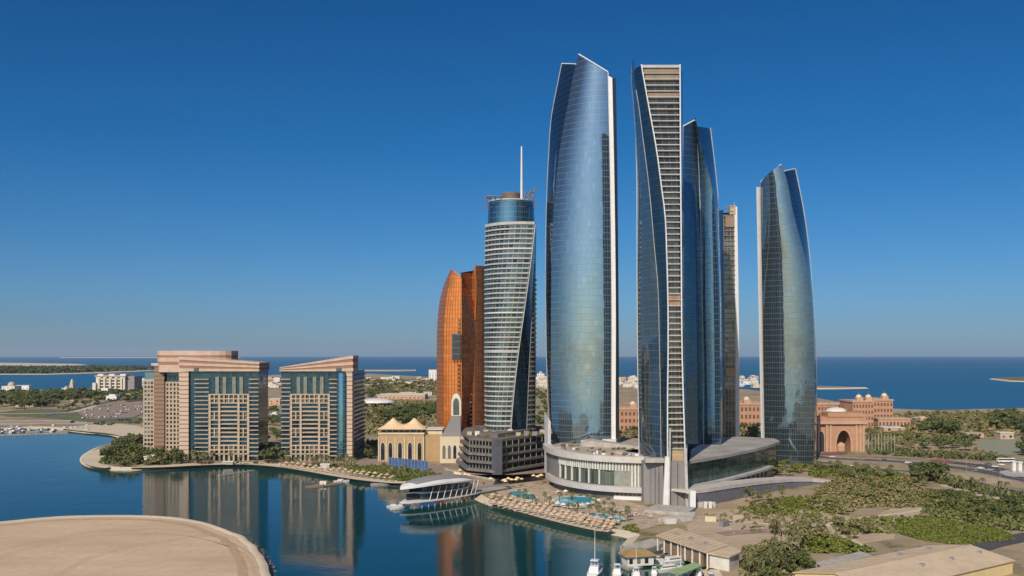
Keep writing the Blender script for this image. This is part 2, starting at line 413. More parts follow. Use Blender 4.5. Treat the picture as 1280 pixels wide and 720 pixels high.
def grass_mat():
    m, n, l, b = nt('lawn_grass')
    f = ramp(n, l, noise(n, l, 0.05, 6, 0.7), 0.3, 0.7); f2 = ramp(n, l, noise(n, l, 1.0, 4), 0.3, 0.7)
    c = mixc(n, l, f, (0.06, 0.075, 0.025), (0.17, 0.17, 0.065))
    c = mixc(n, l, math_(n, l, 'MULTIPLY', f2, 0.5), c, (0.055, 0.065, 0.02))
    l.new(c, b.inputs['Base Color']); b.inputs['Roughness'].default_value = 0.95
    return m
def water_mat(name, deep, shallow, rough, bump, scale, attr=True):
    m, n, l, b = nt(name)
    if attr:
        a = N(n, 'Attribute'); a.attribute_name = 'depth'
        d = N(n, 'Attribute'); d.attribute_name = 'inner'
        g0_ = N(n, 'NewGeometry'); sz_ = N(n, 'SeparateXYZ'); l.new(g0_.outputs['Position'], sz_.inputs[0])
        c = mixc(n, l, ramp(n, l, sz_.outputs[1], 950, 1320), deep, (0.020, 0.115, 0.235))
        c = mixc(n, l, d.outputs['Fac'], c, (0.003, 0.036, 0.036))  # dark green of the tower reflections painted into the inner lagoon
        f = math_(n, l, 'MULTIPLY', a.outputs['Fac'], math_(n, l, 'MULTIPLY_ADD', noise(n, l, 0.03, 4), 0.8, 0.4))
        c = mixc(n, l, f, c, shallow)
    else:
        c = mixc(n, l, ramp(n, l, noise(n, l, 0.2, 3), 0.3, 0.7), deep, shallow)
    l.new(c, b.inputs['Base Color'])
    b.inputs['Roughness'].default_value = rough
    b.inputs['IOR'].default_value = 1.333
    if attr: b.inputs['Specular Tint'].default_value = (0.80, 0.98, 0.90, 1)
    b.inputs['Specular IOR Level'].default_value = 0.5
    g = N(n, 'NewGeometry')
    if attr:
        s0_ = N(n, 'SeparateXYZ'); l.new(g.outputs['Position'], s0_.inputs[0])
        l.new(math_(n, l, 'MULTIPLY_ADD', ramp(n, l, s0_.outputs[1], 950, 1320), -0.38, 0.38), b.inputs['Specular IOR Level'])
    mp = N(n, 'Mapping'); mp.inputs['Scale'].default_value = (1, 1.3, 1); mp.inputs['Rotation'].default_value = (0, 0, 0.5); l.new(g.outputs['Position'], mp.inputs['Vector'])
    h = math_(n, l, 'ADD', noise(n, l, scale, 5, 0.6, mp.outputs[0]), math_(n, l, 'MULTIPLY', noise(n, l, scale*0.12, 2, 0.5, mp.outputs[0]), 3.0))
    patch = ramp(n, l, noise(n, l, 0.006, 4), 0.35, 0.65)
    bp = N(n, 'Bump'); bp.inputs['Distance'].default_value = bump
    if attr:
        sp_ = N(n, 'SeparateXYZ'); l.new(g.outputs['Position'], sp_.inputs[0])
        l.new(math_(n, l, 'MULTIPLY_ADD', ramp(n, l, sp_.outputs[1], 1000, 2600), 2.2, bump), bp.inputs['Distance'])
    l.new(math_(n, l, 'MULTIPLY_ADD', patch, 0.85, 0.15), bp.inputs['Strength'])
    l.new(h, bp.inputs['Height']); l.new(bp.outputs[0], b.inputs['Normal'])
    return m
M['ground'] = ground_mat()
M['sand'] = sand_mat('bare_sand', (0.48, 0.345, 0.225), (0.62, 0.46, 0.315))
M['lot'] = sand_mat('stony_lot', (0.36, 0.27, 0.18), (0.53, 0.415, 0.295), 0.06)
M['beach'] = sand_mat('pale_beach_sand', (0.50, 0.41, 0.29), (0.62, 0.53, 0.40))
M['rock'] = plain('wet_rock_edge', (0.42, 0.36, 0.28), 0.9, var=0.5, scale=0.8)
M['grass'] = grass_mat()
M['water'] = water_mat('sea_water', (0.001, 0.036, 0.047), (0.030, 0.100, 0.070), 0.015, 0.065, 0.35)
M['pool'] = water_mat('pool_water', (0.03, 0.30, 0.42), (0.07, 0.42, 0.52), 0.05, 0.03, 1.0, False)

# ------------------------------------------------------------------ ground, water, roads
def resample(pts, step):
    o = []
    for i in range(len(pts)):
        a, b = Vector(pts[i]), Vector(pts[(i+1) % len(pts)])
        n = max(1, min(60, int((b-a).length/step)))
        o += [tuple(a + (b-a)*k/n) for k in range(n)]
    return o
def chaikin(pts, k=2):
    for _ in range(k):
        q = []
        for i in range(len(pts)):
            a, b = pts[i], pts[(i+1) % len(pts)]
            q += [(a[0]*.75+b[0]*.25, a[1]*.75+b[1]*.25), (a[0]*.25+b[0]*.75, a[1]*.25+b[1]*.75)]
        pts = q
    return pts
def tri(mb, pts, z, mi=0):
    for t in tessellate_polygon([[Vector((x, y, 0)) for x, y in pts]]):
        q = [pts[i] for i in t]
        if (q[1][0]-q[0][0])*(q[2][1]-q[0][1]) - (q[2][0]-q[0][0])*(q[1][1]-q[0][1]) < 0: q = q[::-1]
        mb.face([(x, y, z) for x, y in q], mi=mi)
def shelf(pts, top, width, m_edge=1, m_top=0, low=-1.2):
    """a land sheet with sloping shore: outline at the water line, top set back by width"""
    n = len(pts)
    area = sum(pts[i][0]*pts[(i+1) % n][1] - pts[(i+1) % n][0]*pts[i][1] for i in range(n))
    if area < 0: pts = pts[::-1]
    def off(d):
        o = []
        for i in range(n):
            a, b = Vector(pts[i-1]), Vector(pts[(i+1) % n]); t = (b-a)
            t = t.normalized() if t.length > 1e-6 else Vector((1, 0))
            o.append((pts[i][0] + t.y*d, pts[i][1] - t.x*d))
        return o
    mb = MB(); a, b = off(width*0.5), pts
    inner = off(-width)
    for i in range(n):
        j = (i+1) % n
        mb.face([(*a[i], low), (*a[j], low), (*b[j], 0.25), (*b[i], 0.25)], mi=m_edge)
        mb.face([(*b[i], 0.25), (*b[j], 0.25), (*inner[j], top), (*inner[i], top)], mi=m_edge)
    tri(mb, inner, top, m_top)
    return mb
shore_px = [(-900, 540), (-300, 538), (0, 538), (45, 535), (75, 537), (100, 541), (135, 543), (152, 548), (148, 552), (128, 557), (112, 563), (99, 572), (103, 582), (125, 587),
            (160, 588.5), (200, 586), (250, 583), (300, 581.5), (340, 584), (380, 590), (420, 597), (460, 603), (500, 606), (530, 607), (560, 611),
            (585, 619), (602, 629), (640, 640), (680, 651), (720, 661), (750, 667.5), (770, 669), (786, 673)]
basin_px = [(776, 684), (795, 690), (815, 684), (838, 690), (862, 699), (878, 712), (890, 735), (905, 800)]
far_px = [(1900, 512), (1500, 511), (1280, 511), (1170, 514), (1115, 512), (1060, 505), (1020, 498), (940, 488), (860, 482), (780, 476), (690, 474),
          (540, 472), (455, 467), (340, 469), (280, 476), (190, 482), (150, 486), (100, 489), (0, 487), (-300, 486), (-900, 487)]
near = chaikin([P(*p) for p in shore_px])[2:-6]
land = near + [P(786, 673)] + [P(*p) for p in basin_px] + [(75, 200), (90, -300), (900, -900), (3000, -900), (2400, 1000)] + [P(*p) for p in far_px]
land = resample(land, 14)
struct('ground', shelf(land, 1.8, 5.0), [M['ground'], M['beach']])
isl = chaikin([P(*p) for p in [(-500, 690), (-150, 672), (0, 659), (60, 652.5), (120, 650), (200, 650.5), (255, 657), (300, 672), (330, 692), (346, 722), (348, 790), (250, 1000), (-100, 1200), (-700, 1000)]])
rq = random.Random(6)
isl = resample(isl, 3)
wob = [rq.gauss(0, 1) for _ in isl]
for _ in range(3): wob = [(wob[i-1]+wob[i]*2+wob[(i+1) % len(wob)])/4 for i in range(len(wob))]
isl = [(p[0]+w_*.4, p[1]+w_*.4) for p, w_ in zip(isl, wob)]
M['wetrock'] = plain('dark_shore_rocks', (0.30, 0.25, 0.19), 0.9, var=0.6, scale=0.9)
struct('sand_island', shelf(isl, 2.4, 2.2), [M['sand'], M['wetrock']])
def ring_strip(name, k0, k1, z0, z1, m):
    n = len(isl); mb = MB(); ar = sum(isl[i][0]*isl[(i+1) % n][1]-isl[(i+1) % n][0]*isl[i][1] for i in range(n)); sg = 1 if ar > 0 else -1
    def off(k):
        o = []
        for i in range(n):
            t = (Vector(isl[(i+3) % n])-Vector(isl[i-3])).normalized()*sg; o.append((isl[i][0]-t.y*k, isl[i][1]+t.x*k))
        return o
    a, b, c = off(k0), off((k0+k1)/2), off(k1)
    for i in range(n):
        j = (i+1) % n
        for q in ([(*a[i], z0), (*a[j], z0), (*b[j], z1), (*b[i], z1)], [(*b[i], z1), (*b[j], z1), (*c[j], z0), (*c[i], z0)]): mb.face(q)
    return struct(name, mb, m, smooth=True)
ring_strip('sand_bund', 1.6, 5.2, 2.3, 3.1, M['beach'])
ring_strip('sand_track', 9.0, 12.5, 2.41, 2.46, sand_mat('trodden_sand', (0.40, 0.27, 0.165), (0.50, 0.35, 0.22), 0.2))
mb = MB()
for k in range(1500):
    i = rq.randrange(len(isl)); q = Vector(isl[i]) + Vector((rq.uniform(-1.6, 1.6), rq.uniform(-1.6, 1.6))); r_ = rq.uniform(.15, .55); z_ = rq.uniform(-.1, .9)
    t = [(q.x+r_*math.cos(a+k), q.y+r_*math.sin(a+k), z_) for a in (0, 1.5, 3.1, 4.6)]; top = (q.x, q.y, z_+r_*.9)
    for u in range(4): mb.face([t[u], t[(u+1) % 4], top])
rk = mb.build('shore_rubble', M['wetrock']); tag(rk, 'broken rocks along the edge of the sand island', 'rocks', None, 'stuff')

# sea: fine grid near the land (its depth tint comes from the distance to the shore), then one sheet to the horizon
ring = np.array(near + [P(786, 673)] + [P(*p) for p in basin_px])
sa, sb = ring[:-1], ring[1:]
inner_poly = np.array([P(*p) for p in [(420, 600), (600, 600), (800, 668), (900, 700), (900, 900), (520, 760), (380, 660)]])
def sea():
    xs = np.concatenate([[-60000, -8000, -2500, -1200], np.arange(-800, 400, 8.0), [700, 1500, 4000, 12000, 60000]])
    ys = np.concatenate([[-3000, -200], np.arange(200, 1300, 8.0), [1700, 2500, 4000, 8000, 16000, 34000]])
    gx, gy = np.meshgrid(xs, ys)
    p = np.stack([gx.ravel(), gy.ravel()], 1)
    d = np.full(len(p), 1e9)
    for a, b in zip(sa, sb):
        ab = b-a; t = np.clip(((p-a) @ ab)/max(1e-9, ab @ ab), 0, 1)
        d = np.minimum(d, np.hypot(*(p-(a+t[:, None]*ab)).T))
    sh = np.exp(-d/16.0)*0.9
    c = np.array([20.0, 440.0])
    q = (p-c)/np.array([95.0, 130.0]); inn = np.clip(1.35-np.hypot(q[:, 0], q[:, 1]), 0, 1)
    nx, ny = len(xs), len(ys)
    f = [(j*nx+i, j*nx+i+1, (j+1)*nx+i+1, (j+1)*nx+i) for j in range(ny-1) for i in range(nx-1)]
    me = bpy.data.meshes.new('sea'); me.from_pydata([(x, y, 0.0) for x, y in p], [], f)
    for nm, val in (('depth', sh), ('inner', inn)):
        at = me.attributes.new(nm, 'FLOAT', 'POINT'); at.data.foreach_set('value', val.astype(np.float32))
    me.materials.append(M['water'])
    o = bpy.data.objects.new('sea', me); C.objects.link(o); o['kind'] = 'structure'
sea()
def far_land(name, px, mats, top, width):
    return struct(name, shelf(resample([P(*p) for p in px], 60), top, width), mats)
far_land('barrier_island', [(-600, 466), (0, 468.3), (60, 468.3), (120, 466.5), (190, 463.5), (260, 461), (260, 459), (150, 459), (0, 459), (-600, 458)], [M['grass'], M['beach']], 3, 30)
far_land('sand_bank', [(-300, 456.5), (0, 457.8), (60, 458), (110, 456.2), (100, 455), (50, 454.2), (0, 453.5), (-300, 453)], [M['beach'], M['beach']], 2, 40)
far_land('sand_spit', [(75, 447.3), (300, 447.4), (300, 446.8), (75, 446.8)], [M['beach'], M['beach']], 8, 60)
far_land('breakwater_spit', [(440, 463.8), (500, 463.9), (520, 463.5), (520, 462.3), (440, 462.3)], [M['rock'], M['beach']], 3, 10)
far_land('breakwater_mole', [(960, 487), (1050, 486.5), (1086, 485.7), (1050, 484.2), (960, 482.5)], [M['rock'], M['beach']], 3, 8)
far_land('reef_islet', [(1236, 474), (1262, 477), (1330, 479), (1500, 478), (1500, 472), (1280, 471.5), (1250, 472.5)], [M['grass'], M['beach']], 3, 12)

def patch(name, px, m, z, k=1, zz=1.8):
    pts = chaikin([P(a, b, zz) for a, b in px], k) if k else [P(a, b, zz) for a, b in px]
    mb = MB(); tri(mb, pts, z); return struct(name, mb, m)
patch('beach', [(150, 585), (200, 582), (260, 578), (320, 577.5), (345, 579), (380, 583), (420, 590), (460, 598), (510, 602), (500, 605), (455, 601), (415, 595), (378, 588), (340, 582.6), (300, 580), (250, 581.5), (200, 584.4)], M['beach'], 1.86)
patch('beach', [(100, 573), (112, 565), (128, 560), (135, 568), (128, 578), (140, 584), (128, 585.5), (106, 581)], M['beach'], 1.86)
patch('beach', [(604, 627), (640, 626), (700, 641), (745, 655), (770, 664), (755, 665.5), (720, 658.5), (680, 648.6), (640, 637.5)], M['beach'], 1.86)
patch('beach', [(70, 535), (100, 532), (140, 529), (182, 533), (186, 546), (158, 546.5), (135, 541.5), (102, 539)], M['beach'], 1.86)
patch('pool_terrace', [(612, 610), (680, 600), (760, 620), (830, 640), (840, 652), (790, 665), (745, 655), (700, 641), (640, 626)], M['deck'], 1.88)
patch('lawn', [(430, 582), (480, 580), (560, 592), (575, 600), (540, 604), (500, 601), (440, 591)], M['grass'], 1.9)
patch('plaza', [(452, 574), (480, 572), (560, 582), (600, 596), (590, 606), (540, 596), (486, 587), (440, 582)], M['paving'], 1.94)
patch('lawn', [(0, 513), (90, 512), (150, 518), (180, 523), (182, 530), (110, 528), (40, 521), (0, 521)], M['grass'], 1.86)
patch('lawn', [(1085, 538), (1150, 541), (1220, 548), (1220, 553), (1140, 551), (1085, 553)], M['grass'], 1.86)
patch('sports_field', [(1215, 552), (1262, 549), (1285, 556), (1285, 568), (1240, 569)], plain('pale_pitch', (0.26, 0.27, 0.18), 0.95, var=0.12), 1.9)
patch('bare_ground', [(880, 640), (960, 632), (1040, 640), (1090, 655), (1130, 672), (1080, 680), (1000, 690), (900, 690), (850, 664)], M['lot'], 1.9)
patch('bare_ground', [(1190, 604), (1240, 618), (1300, 634), (1300, 640), (1240, 630), (1195, 612), (1170, 606)], M['beach'], 1.92)
patch('bare_ground', [(1120, 632), (1180, 634), (1165, 645), (1110, 655), (1080, 652)], M['lot'], 1.92)
patch('lawn', [(1130, 648), (1200, 654), (1262, 664), (1270, 676), (1205, 683), (1130, 672), (1115, 658)], plain('green_groundcover', (0.12, 0.135, 0.035), 0.95, var=0.35, scale=0.15), 1.93)
def road(name, px, w, m, z, mark=True, zz=1.8):
    pts = [Vector(P(a, b, zz)) for a, b in px]
    q = []
    for i in range(len(pts)-1):
        p0, p1, p2, p3 = pts[max(i-1, 0)], pts[i], pts[i+1], pts[min(i+2, len(pts)-1)]
        for k in range(8):
            t = k/8; q.append(0.5*((2*p1) + (p2-p0)*t + (2*p0-5*p1+4*p2-p3)*t*t + (3*p1-p0-3*p2+p3)*t**3))
    q.append(pts[-1])
    def strip(mb, o0, o1, z0, h=0.0):
        rows = [[], []]
        for i, p in enumerate(q):
            t = (q[min(i+1, len(q)-1)] - q[max(i-1, 0)]).normalized(); nrm = Vector((t.y, -t.x))
            rows[0].append((*(p + nrm*o0), z0)); rows[1].append((*(p + nrm*o1), z0))
        for i in range(len(q)-1):
            f = [rows[0][i], rows[0][i+1], rows[1][i+1], rows[1][i]]
            mb.face(f[::-1] if o1 > o0 else f)
            if h:
                for r in rows:
                    mb.face([(r[i][0], r[i][1], z0-h), (r[i+1][0], r[i+1][1], z0-h), r[i+1], r[i]])
    mb = MB(); strip(mb, -w/2, w/2, z); struct(name, mb, m)
    if mark:
        mb = MB()
        strip(mb, -w/2-0.5, -w/2, z+0.12, 0.14); strip(mb, w/2, w/2+0.5, z+0.12, 0.14)
        struct('kerb', mb, M['concrete'])
        mb = MB(); strip(mb, -0.12, 0.12, z+0.008); strip(mb, -w/2+.5, -w/2+.7, z+0.008); strip(mb, w/2-.7, w/2-.5, z+0.008)
        struct('lane_marking', mb, M['white'])
road('road', [(985, 566), (1040, 573), (1120, 577), (1180, 583), (1230, 590), (1300, 604)], 15, M['asphalt'], 1.96)
road('road', [(985, 572), (1040, 580), (1090, 586), (1140, 590), (1200, 600), (1300, 622)], 9, M['asphalt'], 1.99)
road('road', [(1180, 577), (1230, 583), (1262, 590), (1300, 590)], 12, M['asphalt'], 2.02, False)
road('pavement', [(985, 562), (1040, 568.5), (1120, 572), (1190, 577.5), (1300, 592)], 7, M['paving'], 1.93, False)
road('road', [(1085, 690), (1040, 676), (1000, 668), (960, 664), (900, 668)], 9, M['paving'], 1.97, False)
road('road', [(1180, 700), (1230, 682), (1300, 668)], 12, M['asphalt'], 1.97, False)
road('road', [(60, 520), (110, 508), (150, 500), (190, 497), (260, 498)], 12, M['asphalt'], 1.96)
road('road', [(100, 528), (150, 524), (175, 518), (190, 508)], 10, M['asphalt'], 1.98)
road('road', [(-40, 517.5), (40, 517), (90, 515), (120, 507)], 10, M['beach'], 1.99, False)
road('path', [(1010, 668), (1050, 652), (1095, 646), (1140, 640), (1178, 630)], 4, M['beach'], 2.0, False)
road('path', [(900, 650), (950, 655), (1000, 660), (1050, 668), (1085, 690)], 3.2, M['beach'], 2.03, False)
road('path', [(1085, 560), (1110, 550), (1150, 546), (1200, 549)], 4, M['paving'], 2.0, False)
for tk in ([(-20, 700), (90, 672), (220, 668), (300, 690), (318, 722)], [(-20, 690), (120, 664), (240, 664), (310, 690), (326, 722)], [(60, 724), (130, 690), (230, 672), (262, 668)]):
    for o_ in (0, 2.6):
        road('tyre_track', [(a+o_*1.4, b+o_*.5) for a, b in tk], .45, M['wood'] if 0 else sand_mat('rutted_sand', (0.42, 0.30, 0.195), (0.53, 0.39, 0.265), 0.5), 2.43, False, 2.4)
patch('parking_lot', [(96, 515), (135, 506), (180, 503), (186, 514), (165, 522), (110, 524)], M['paving'], 2.0, 0)
patch('parking_lot', [(150, 497), (182, 493), (186, 500), (160, 503)], M['asphalt'], 2.0, 0)
patch('quay', [(-60, 528), (0, 526.5), (60, 525), (108, 527.5), (112, 531), (60, 530), (-60, 534)], M['concrete'], 2.0, 0)
patch('flower_bed', [(1022, 566.5), (1058, 564.5), (1062, 567), (1026, 570)], M['redpave'], 2.05)
patch('flower_bed', [(1160, 574.5), (1188, 575), (1196, 579), (1170, 578.5)], M['redpave'], 2.05)
patch('roundabout_island', [(1246, 590), (1262, 587.5), (1290, 588), (1290, 596), (1262, 597)], M['concrete'], 2.1)

# ------------------------------------------------------------------ glass towers
def face(T, name, m, a, b, z0, za, zb, bulge=0.0, ns=1, nz=30, u0=0.0, smooth=True):
    """a facade between two edges; za, zb: crest height at each edge; bulge: how far the middle swells outwards"""
    ss = [i/ns for i in range(ns+1)]
    ax, bx = a(z0), b(z0); w = math.hypot(bx[0]-ax[0], bx[1]-ax[1])
    rows = []
    for j in range(nz+1):
        row = []
        for s in ss:
            z = z0 + (za + (zb-za)*s - z0)*j/nz
            p, q = Vector(a(z)), Vector(b(z)); t = q-p
            nrm = Vector((t.y, -t.x)); nrm = nrm.normalized() if nrm.length > 1e-6 else Vector((0, -1))
            c = p + t*s + nrm*(bulge(z) if callable(bulge) else bulge)*4*s*(1-s)
            row.append((c.x, c.y, z))
        rows.append(row)
    return MB().sheet(rows, [u0 + w*s for s in ss]).build(name, m, T, smooth=smooth)
def trim(T, name, e, z0, z1, r, m, n=26):
    return MB().tube([(*e(z0+(z1-z0)*k/n), z0+(z1-z0)*k/n) for k in range(n+1)], r, n=5).build(name, m, T)
def roofpoly(T, name, edges, z, m):
    mb = MB(); mb.face([(*e(z), z) for e in edges]); return mb.build(name, m, T)

# tallest tower
T = thing('glass_tower', 'tallest glass tower with slanted pointed crest and bright curved face beside the striped slab tower', 'skyscraper', (X(727, 612), 612, 1.8))
Lc = curve((702, 80), (696, 110), (690, 141), (685.5, 200), (683, 260), (682, 330), (682.2, 400), (683.5, 460), (686, 520), (689, 560))
Mc = curve((724, 66), (720, 80), (710, 130), (700, 186), (694.5, 240), (690.5, 300), (689, 370), (688.6, 450), (689.5, 520), (691, 560))
Rc = curve((760, 85), (761, 130), (762.5, 200), (764, 300), (764.8, 400), (764.6, 500), (764.6, 560))
R2 = curve((769.5, 85), (770.5, 140), (772, 250), (773, 350), (773.8, 500), (773.8, 560))
eL, eM, eR = edge(Lc, 636), edge(Mc, 613), edge(Rc, 601)
eRf = edge(lambda y: Rc(y)+5.0, 600.5); eR2 = edge(R2, 606); eB = edge(lambda y: R2(y)-6, 640)
z0 = 2.0
zM, zR, zL = Z(67.5, 612), Z(91, 602), Z(80, 636)
zLM = Z(80, 612)
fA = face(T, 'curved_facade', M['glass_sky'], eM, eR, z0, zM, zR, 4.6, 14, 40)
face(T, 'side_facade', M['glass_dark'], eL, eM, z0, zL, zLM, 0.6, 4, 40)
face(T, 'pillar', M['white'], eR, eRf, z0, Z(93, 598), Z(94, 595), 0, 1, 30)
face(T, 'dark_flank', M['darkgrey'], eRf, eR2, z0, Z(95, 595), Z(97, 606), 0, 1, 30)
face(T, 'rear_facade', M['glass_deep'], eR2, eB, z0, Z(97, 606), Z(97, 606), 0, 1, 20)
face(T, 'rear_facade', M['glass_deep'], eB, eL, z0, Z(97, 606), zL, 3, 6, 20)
roofpoly(T, 'roof', [eL, eM, eR, eR2, eB], Z(102, 610), M['roofgrey'])
MB().tube([(*eM(zM), zM+.2), (*eR(zR), zR+.2)], 0.45, n=5).build('crest_trim', M['white'], fA)
MB().tube([(*eL(zL), zL+.2), (*eM(zLM), zLM+.2)], 0.45, n=5).build('crest_trim', M['white'], T)
trim(T, 'edge_trim', eR, z0, zR, 0.3, M['white'])
trim(T, 'edge_trim', eL, z0, zL, 0.3, M['slab'])

# tower with the ladder of balconies
T = thing('balcony_tower', 'glass tower whose narrow front is a ladder of white balcony slabs above grey piers', 'skyscraper', (X(825, 505), 505, 1.8))
Bl = curve((791.5, 82), (793, 133), (796, 217), (796.3, 300), (797, 434), (799, 570))
B2 = curve((792.5, 100), (796, 117), (804, 175), (811, 230), (818, 307), (822, 351), (824.5, 434), (826.5, 570))
B1 = curve((801.7, 80.5), (811, 133), (821, 189), (828, 242), (830.5, 260), (833.6, 323), (835, 379), (835.2, 434), (834.5, 500), (834.5, 570))
Br = curve((850, 80), (850.7, 200), (851.7, 323), (852.5, 434), (856.5, 570))
DB = 498
e1, e2, el, er = edge(B1, DB), edge(B2, 506), edge(Bl, 528), edge(Br, DB)
er2 = edge(lambda y: Br(y)+3.2, 512); ek = edge(lambda y: Br(y)-8, 540)
zt, zb = Z(84, DB), Z(576, DB)
e1b, erb = (lambda z: (e1(z)[0]+0.2, DB+2.2)), (lambda z: (er(z)[0]-0.2, DB+2.2))
face(T, 'balcony_wall', M['glass_brown'], e1b, erb, zb, zt-1, zt-1, 0, 2, 40)
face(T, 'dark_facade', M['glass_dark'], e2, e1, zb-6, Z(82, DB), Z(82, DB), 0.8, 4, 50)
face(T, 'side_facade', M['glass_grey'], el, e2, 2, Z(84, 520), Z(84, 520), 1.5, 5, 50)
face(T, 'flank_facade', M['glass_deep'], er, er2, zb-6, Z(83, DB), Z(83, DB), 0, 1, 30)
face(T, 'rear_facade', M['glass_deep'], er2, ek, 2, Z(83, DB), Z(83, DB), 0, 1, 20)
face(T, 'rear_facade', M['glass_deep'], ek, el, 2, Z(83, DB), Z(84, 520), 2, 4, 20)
roofpoly(T, 'roof', [el, e2, e1, er, er2, ek], zt-2.5, M['roofgrey'])
nfl = 66; dz = (zt-zb)/nfl
rnd = random.Random(4)
for k in range(nfl+1):
    z = zb + k*dz
    x0, x1 = e1(z)[0]+0.3, er(z)[0]-0.3
    MB().box(x0, x1, DB-0.25, DB+2.2, z-0.22, z+0.24 if k < nfl else z+1.1).build('balcony_slab', M['slab'], T)
for k in list(range(0, 5)) + [24, 25]:           # tan infill storeys
    z = zt-(k+1)*dz if k < 20 else Z(373 if k == 24 else 381, DB) - dz*.2
    if k in (2, 3): continue
    x0, x1 = e1(z)[0]+0.6, er(z)[0]-0.6
    MB().box(x0, x1, DB+0.6, DB+2.0, z+0.35, z+dz-0.35).build('infill_panel', M['infill'] if k < 20 else plain('terracotta_screen', (0.40, 0.24, 0.15)), T)
for e, r in ((e1, 0.38), (er, 0.42), (el, 0.28)): trim(T, 'edge_trim', e, zb-6 if e is not el else 2, Z(80.5, DB), r, M['white'])
trim(T, 'edge_trim', e2, 2, Z(112, 506), 0.25, M['slab'])
MB().box(e1(zt)[0], er(zt)[0], DB, DB+.5, zt-0.4, zt+1.2).build('crest_trim', M['white'], T)
MB().box(e1(zb)[0], er(zb)[0], DB-.2, DB+3, Z(576, DB), Z(563, DB)).build('tan_band', M['tan'], T)

# blue tower behind it
T = thing('glass_tower', 'blue glass tower with sharp notched crest, directly behind the tower with balcony slabs', 'skyscraper', (X(878, 600), 600, 1.8))
Cl = curve((853.5, 158), (853.5, 300), (855, 434), (858, 560))
Ca = curve((869.7, 148), (876, 180), (884, 208), (891, 241), (896, 300), (899, 360), (900, 450), (901, 560))
Cr = curve((888, 160.5), (893, 202), (897, 241), (899.5, 300), (901.5, 380), (902.5, 450), (903, 560))
Cm = curve((869.7, 148), (873, 200), (876, 300), (878, 400), (879.5, 560))
cl, cm_, ca, cr = edge(Cl, 592), edge(Cm, 600), edge(Ca, 594), edge(Cr, 622)
ck = edge(Cl, 640)
zl, za = Z(158, 592), Z(148.5, 598)
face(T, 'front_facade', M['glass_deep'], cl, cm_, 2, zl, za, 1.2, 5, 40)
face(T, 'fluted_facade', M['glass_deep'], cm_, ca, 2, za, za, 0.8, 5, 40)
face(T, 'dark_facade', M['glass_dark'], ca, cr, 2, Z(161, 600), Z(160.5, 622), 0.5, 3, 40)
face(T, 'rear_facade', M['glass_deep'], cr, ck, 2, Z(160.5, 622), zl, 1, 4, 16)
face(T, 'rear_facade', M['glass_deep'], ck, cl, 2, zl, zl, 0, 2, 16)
roofpoly(T, 'roof', [cl, cm_, ca, cr, ck], Z(170, 605), M['roofgrey'])
MB().tube([(*cl(zl), zl), (*cm_(za), za)], 0.5, n=5).build('crest_trim', M['white'], T)
trim(T, 'edge_trim', cm_, 2, za, 0.3, M['slab'])
trim(T, 'edge_trim', cl, 2, zl, 0.32, M['white'])
trim(T, 'edge_trim', cr, 2, Z(160, 622), 0.4, M['slab'])

# slim tower at the back
T = thing('residential_tower', 'slim tower with tan cap and white edge, partly hidden behind the notched blue tower', 'skyscraper', (X(911, 720), 720, 1.8))
DD = 712
zt = Z(268, DD)
d0, d1, d2, d3 = edge(897, 722), edge(curve((904, 258), (905.5, 400), (906.5, 560)), DD), edge(curve((917.5, 258), (919, 400), (919.5, 560)), DD), edge(curve((921.5, 258), (923.5, 400), (924.5, 560)), DD-1)
dk, dk0 = edge(923, 745), edge(897, 745)
face(T, 'glass_flank', M['glass_deep'], d0, d1, 2, Z(262, DD), Z(262, DD), 0.5, 2, 30)
face(T, 'balcony_wall', M['glass_brown'], d1, d2, 2, zt, zt, 0, 1, 30)
face(T, 'white_pillar', M['white'], d2, d3, 2, Z(256, DD), Z(259, DD), 0, 1, 30)
face(T, 'rear_facade', M['glass_deep'], d3, dk, 2, Z(259, DD), Z(259, DD), 0, 1, 12)
face(T, 'rear_facade', M['glass_deep'], dk, dk0, 2, zt, zt, 0, 1, 12)
face(T, 'rear_facade', M['glass_deep'], dk0, d0, 2, zt, zt, 0, 1, 12)
roofpoly(T, 'roof', [d0, d1, d2, d3, dk, dk0], Z(266, DD), M['roofgrey'])
dz = 3.6
for k in range(52):
    z = 6 + k*dz
    MB().box(d1(z)[0], d2(z)[0], DD-0.9, DD, z-0.2, z+0.2).build('balcony_slab', M['infill'], T)
MB().box(X(906.5, DD), X(917.5, DD), DD-1.3, DD, Z(284, DD), Z(271, DD)).build('tan_cap', M['infill'], T)
MB().box(X(912, DD), X(919.5, DD), DD-.6, DD+4, Z(268, DD), Z(257, DD)).build('roof_box', M['stone'], T)
MB().box(X(907, DD), X(919, DD), DD-1.2, DD-.01, Z(470, DD), Z(460, DD)).build('infill_panel', M['tan'], T)
MB().tube([(X(918, DD), DD, Z(258, DD)), (X(918, DD), DD, Z(252, DD))], 0.35, 0.15).build('mast', M['metal'], T)

# separate tower with the white spine
T = thing('glass_tower', 'lone glass tower with white vertical spine and wing-like blue fin, beside the palace gate', 'skyscraper', (X(985, 690), 690, 1.8))
Ea = curve((975.5, 203), (981.7, 219), (991, 263), (1001, 302), (1007, 324), (1013.6, 362), (1016.5, 403), (1018, 450), (1018.5, 520), (1017.5, 590))
Er = curve((994, 210), (1004, 260), (1011, 310), (1015.5, 362), (1019, 417), (1020.5, 470), (1020.5, 520), (1019.5, 590))
p0, p1 = edge(curve((945.3, 232), (947, 320), (949.5, 450), (951.5, 560)), 690), edge(curve((950.5, 228), (952, 320), (954, 450), (956, 560)), 692)
e0, ea, er_ = edge(curve((951, 228), (952.5, 320), (954.5, 450), (956.5, 560)), 690), edge(Ea, 679), edge(Er, 700)
ekk, ek0 = edge(lambda y: Er(y)-5, 712), edge(952, 716)
zl, za = Z(227.5, 690), Z(205.5, 679)
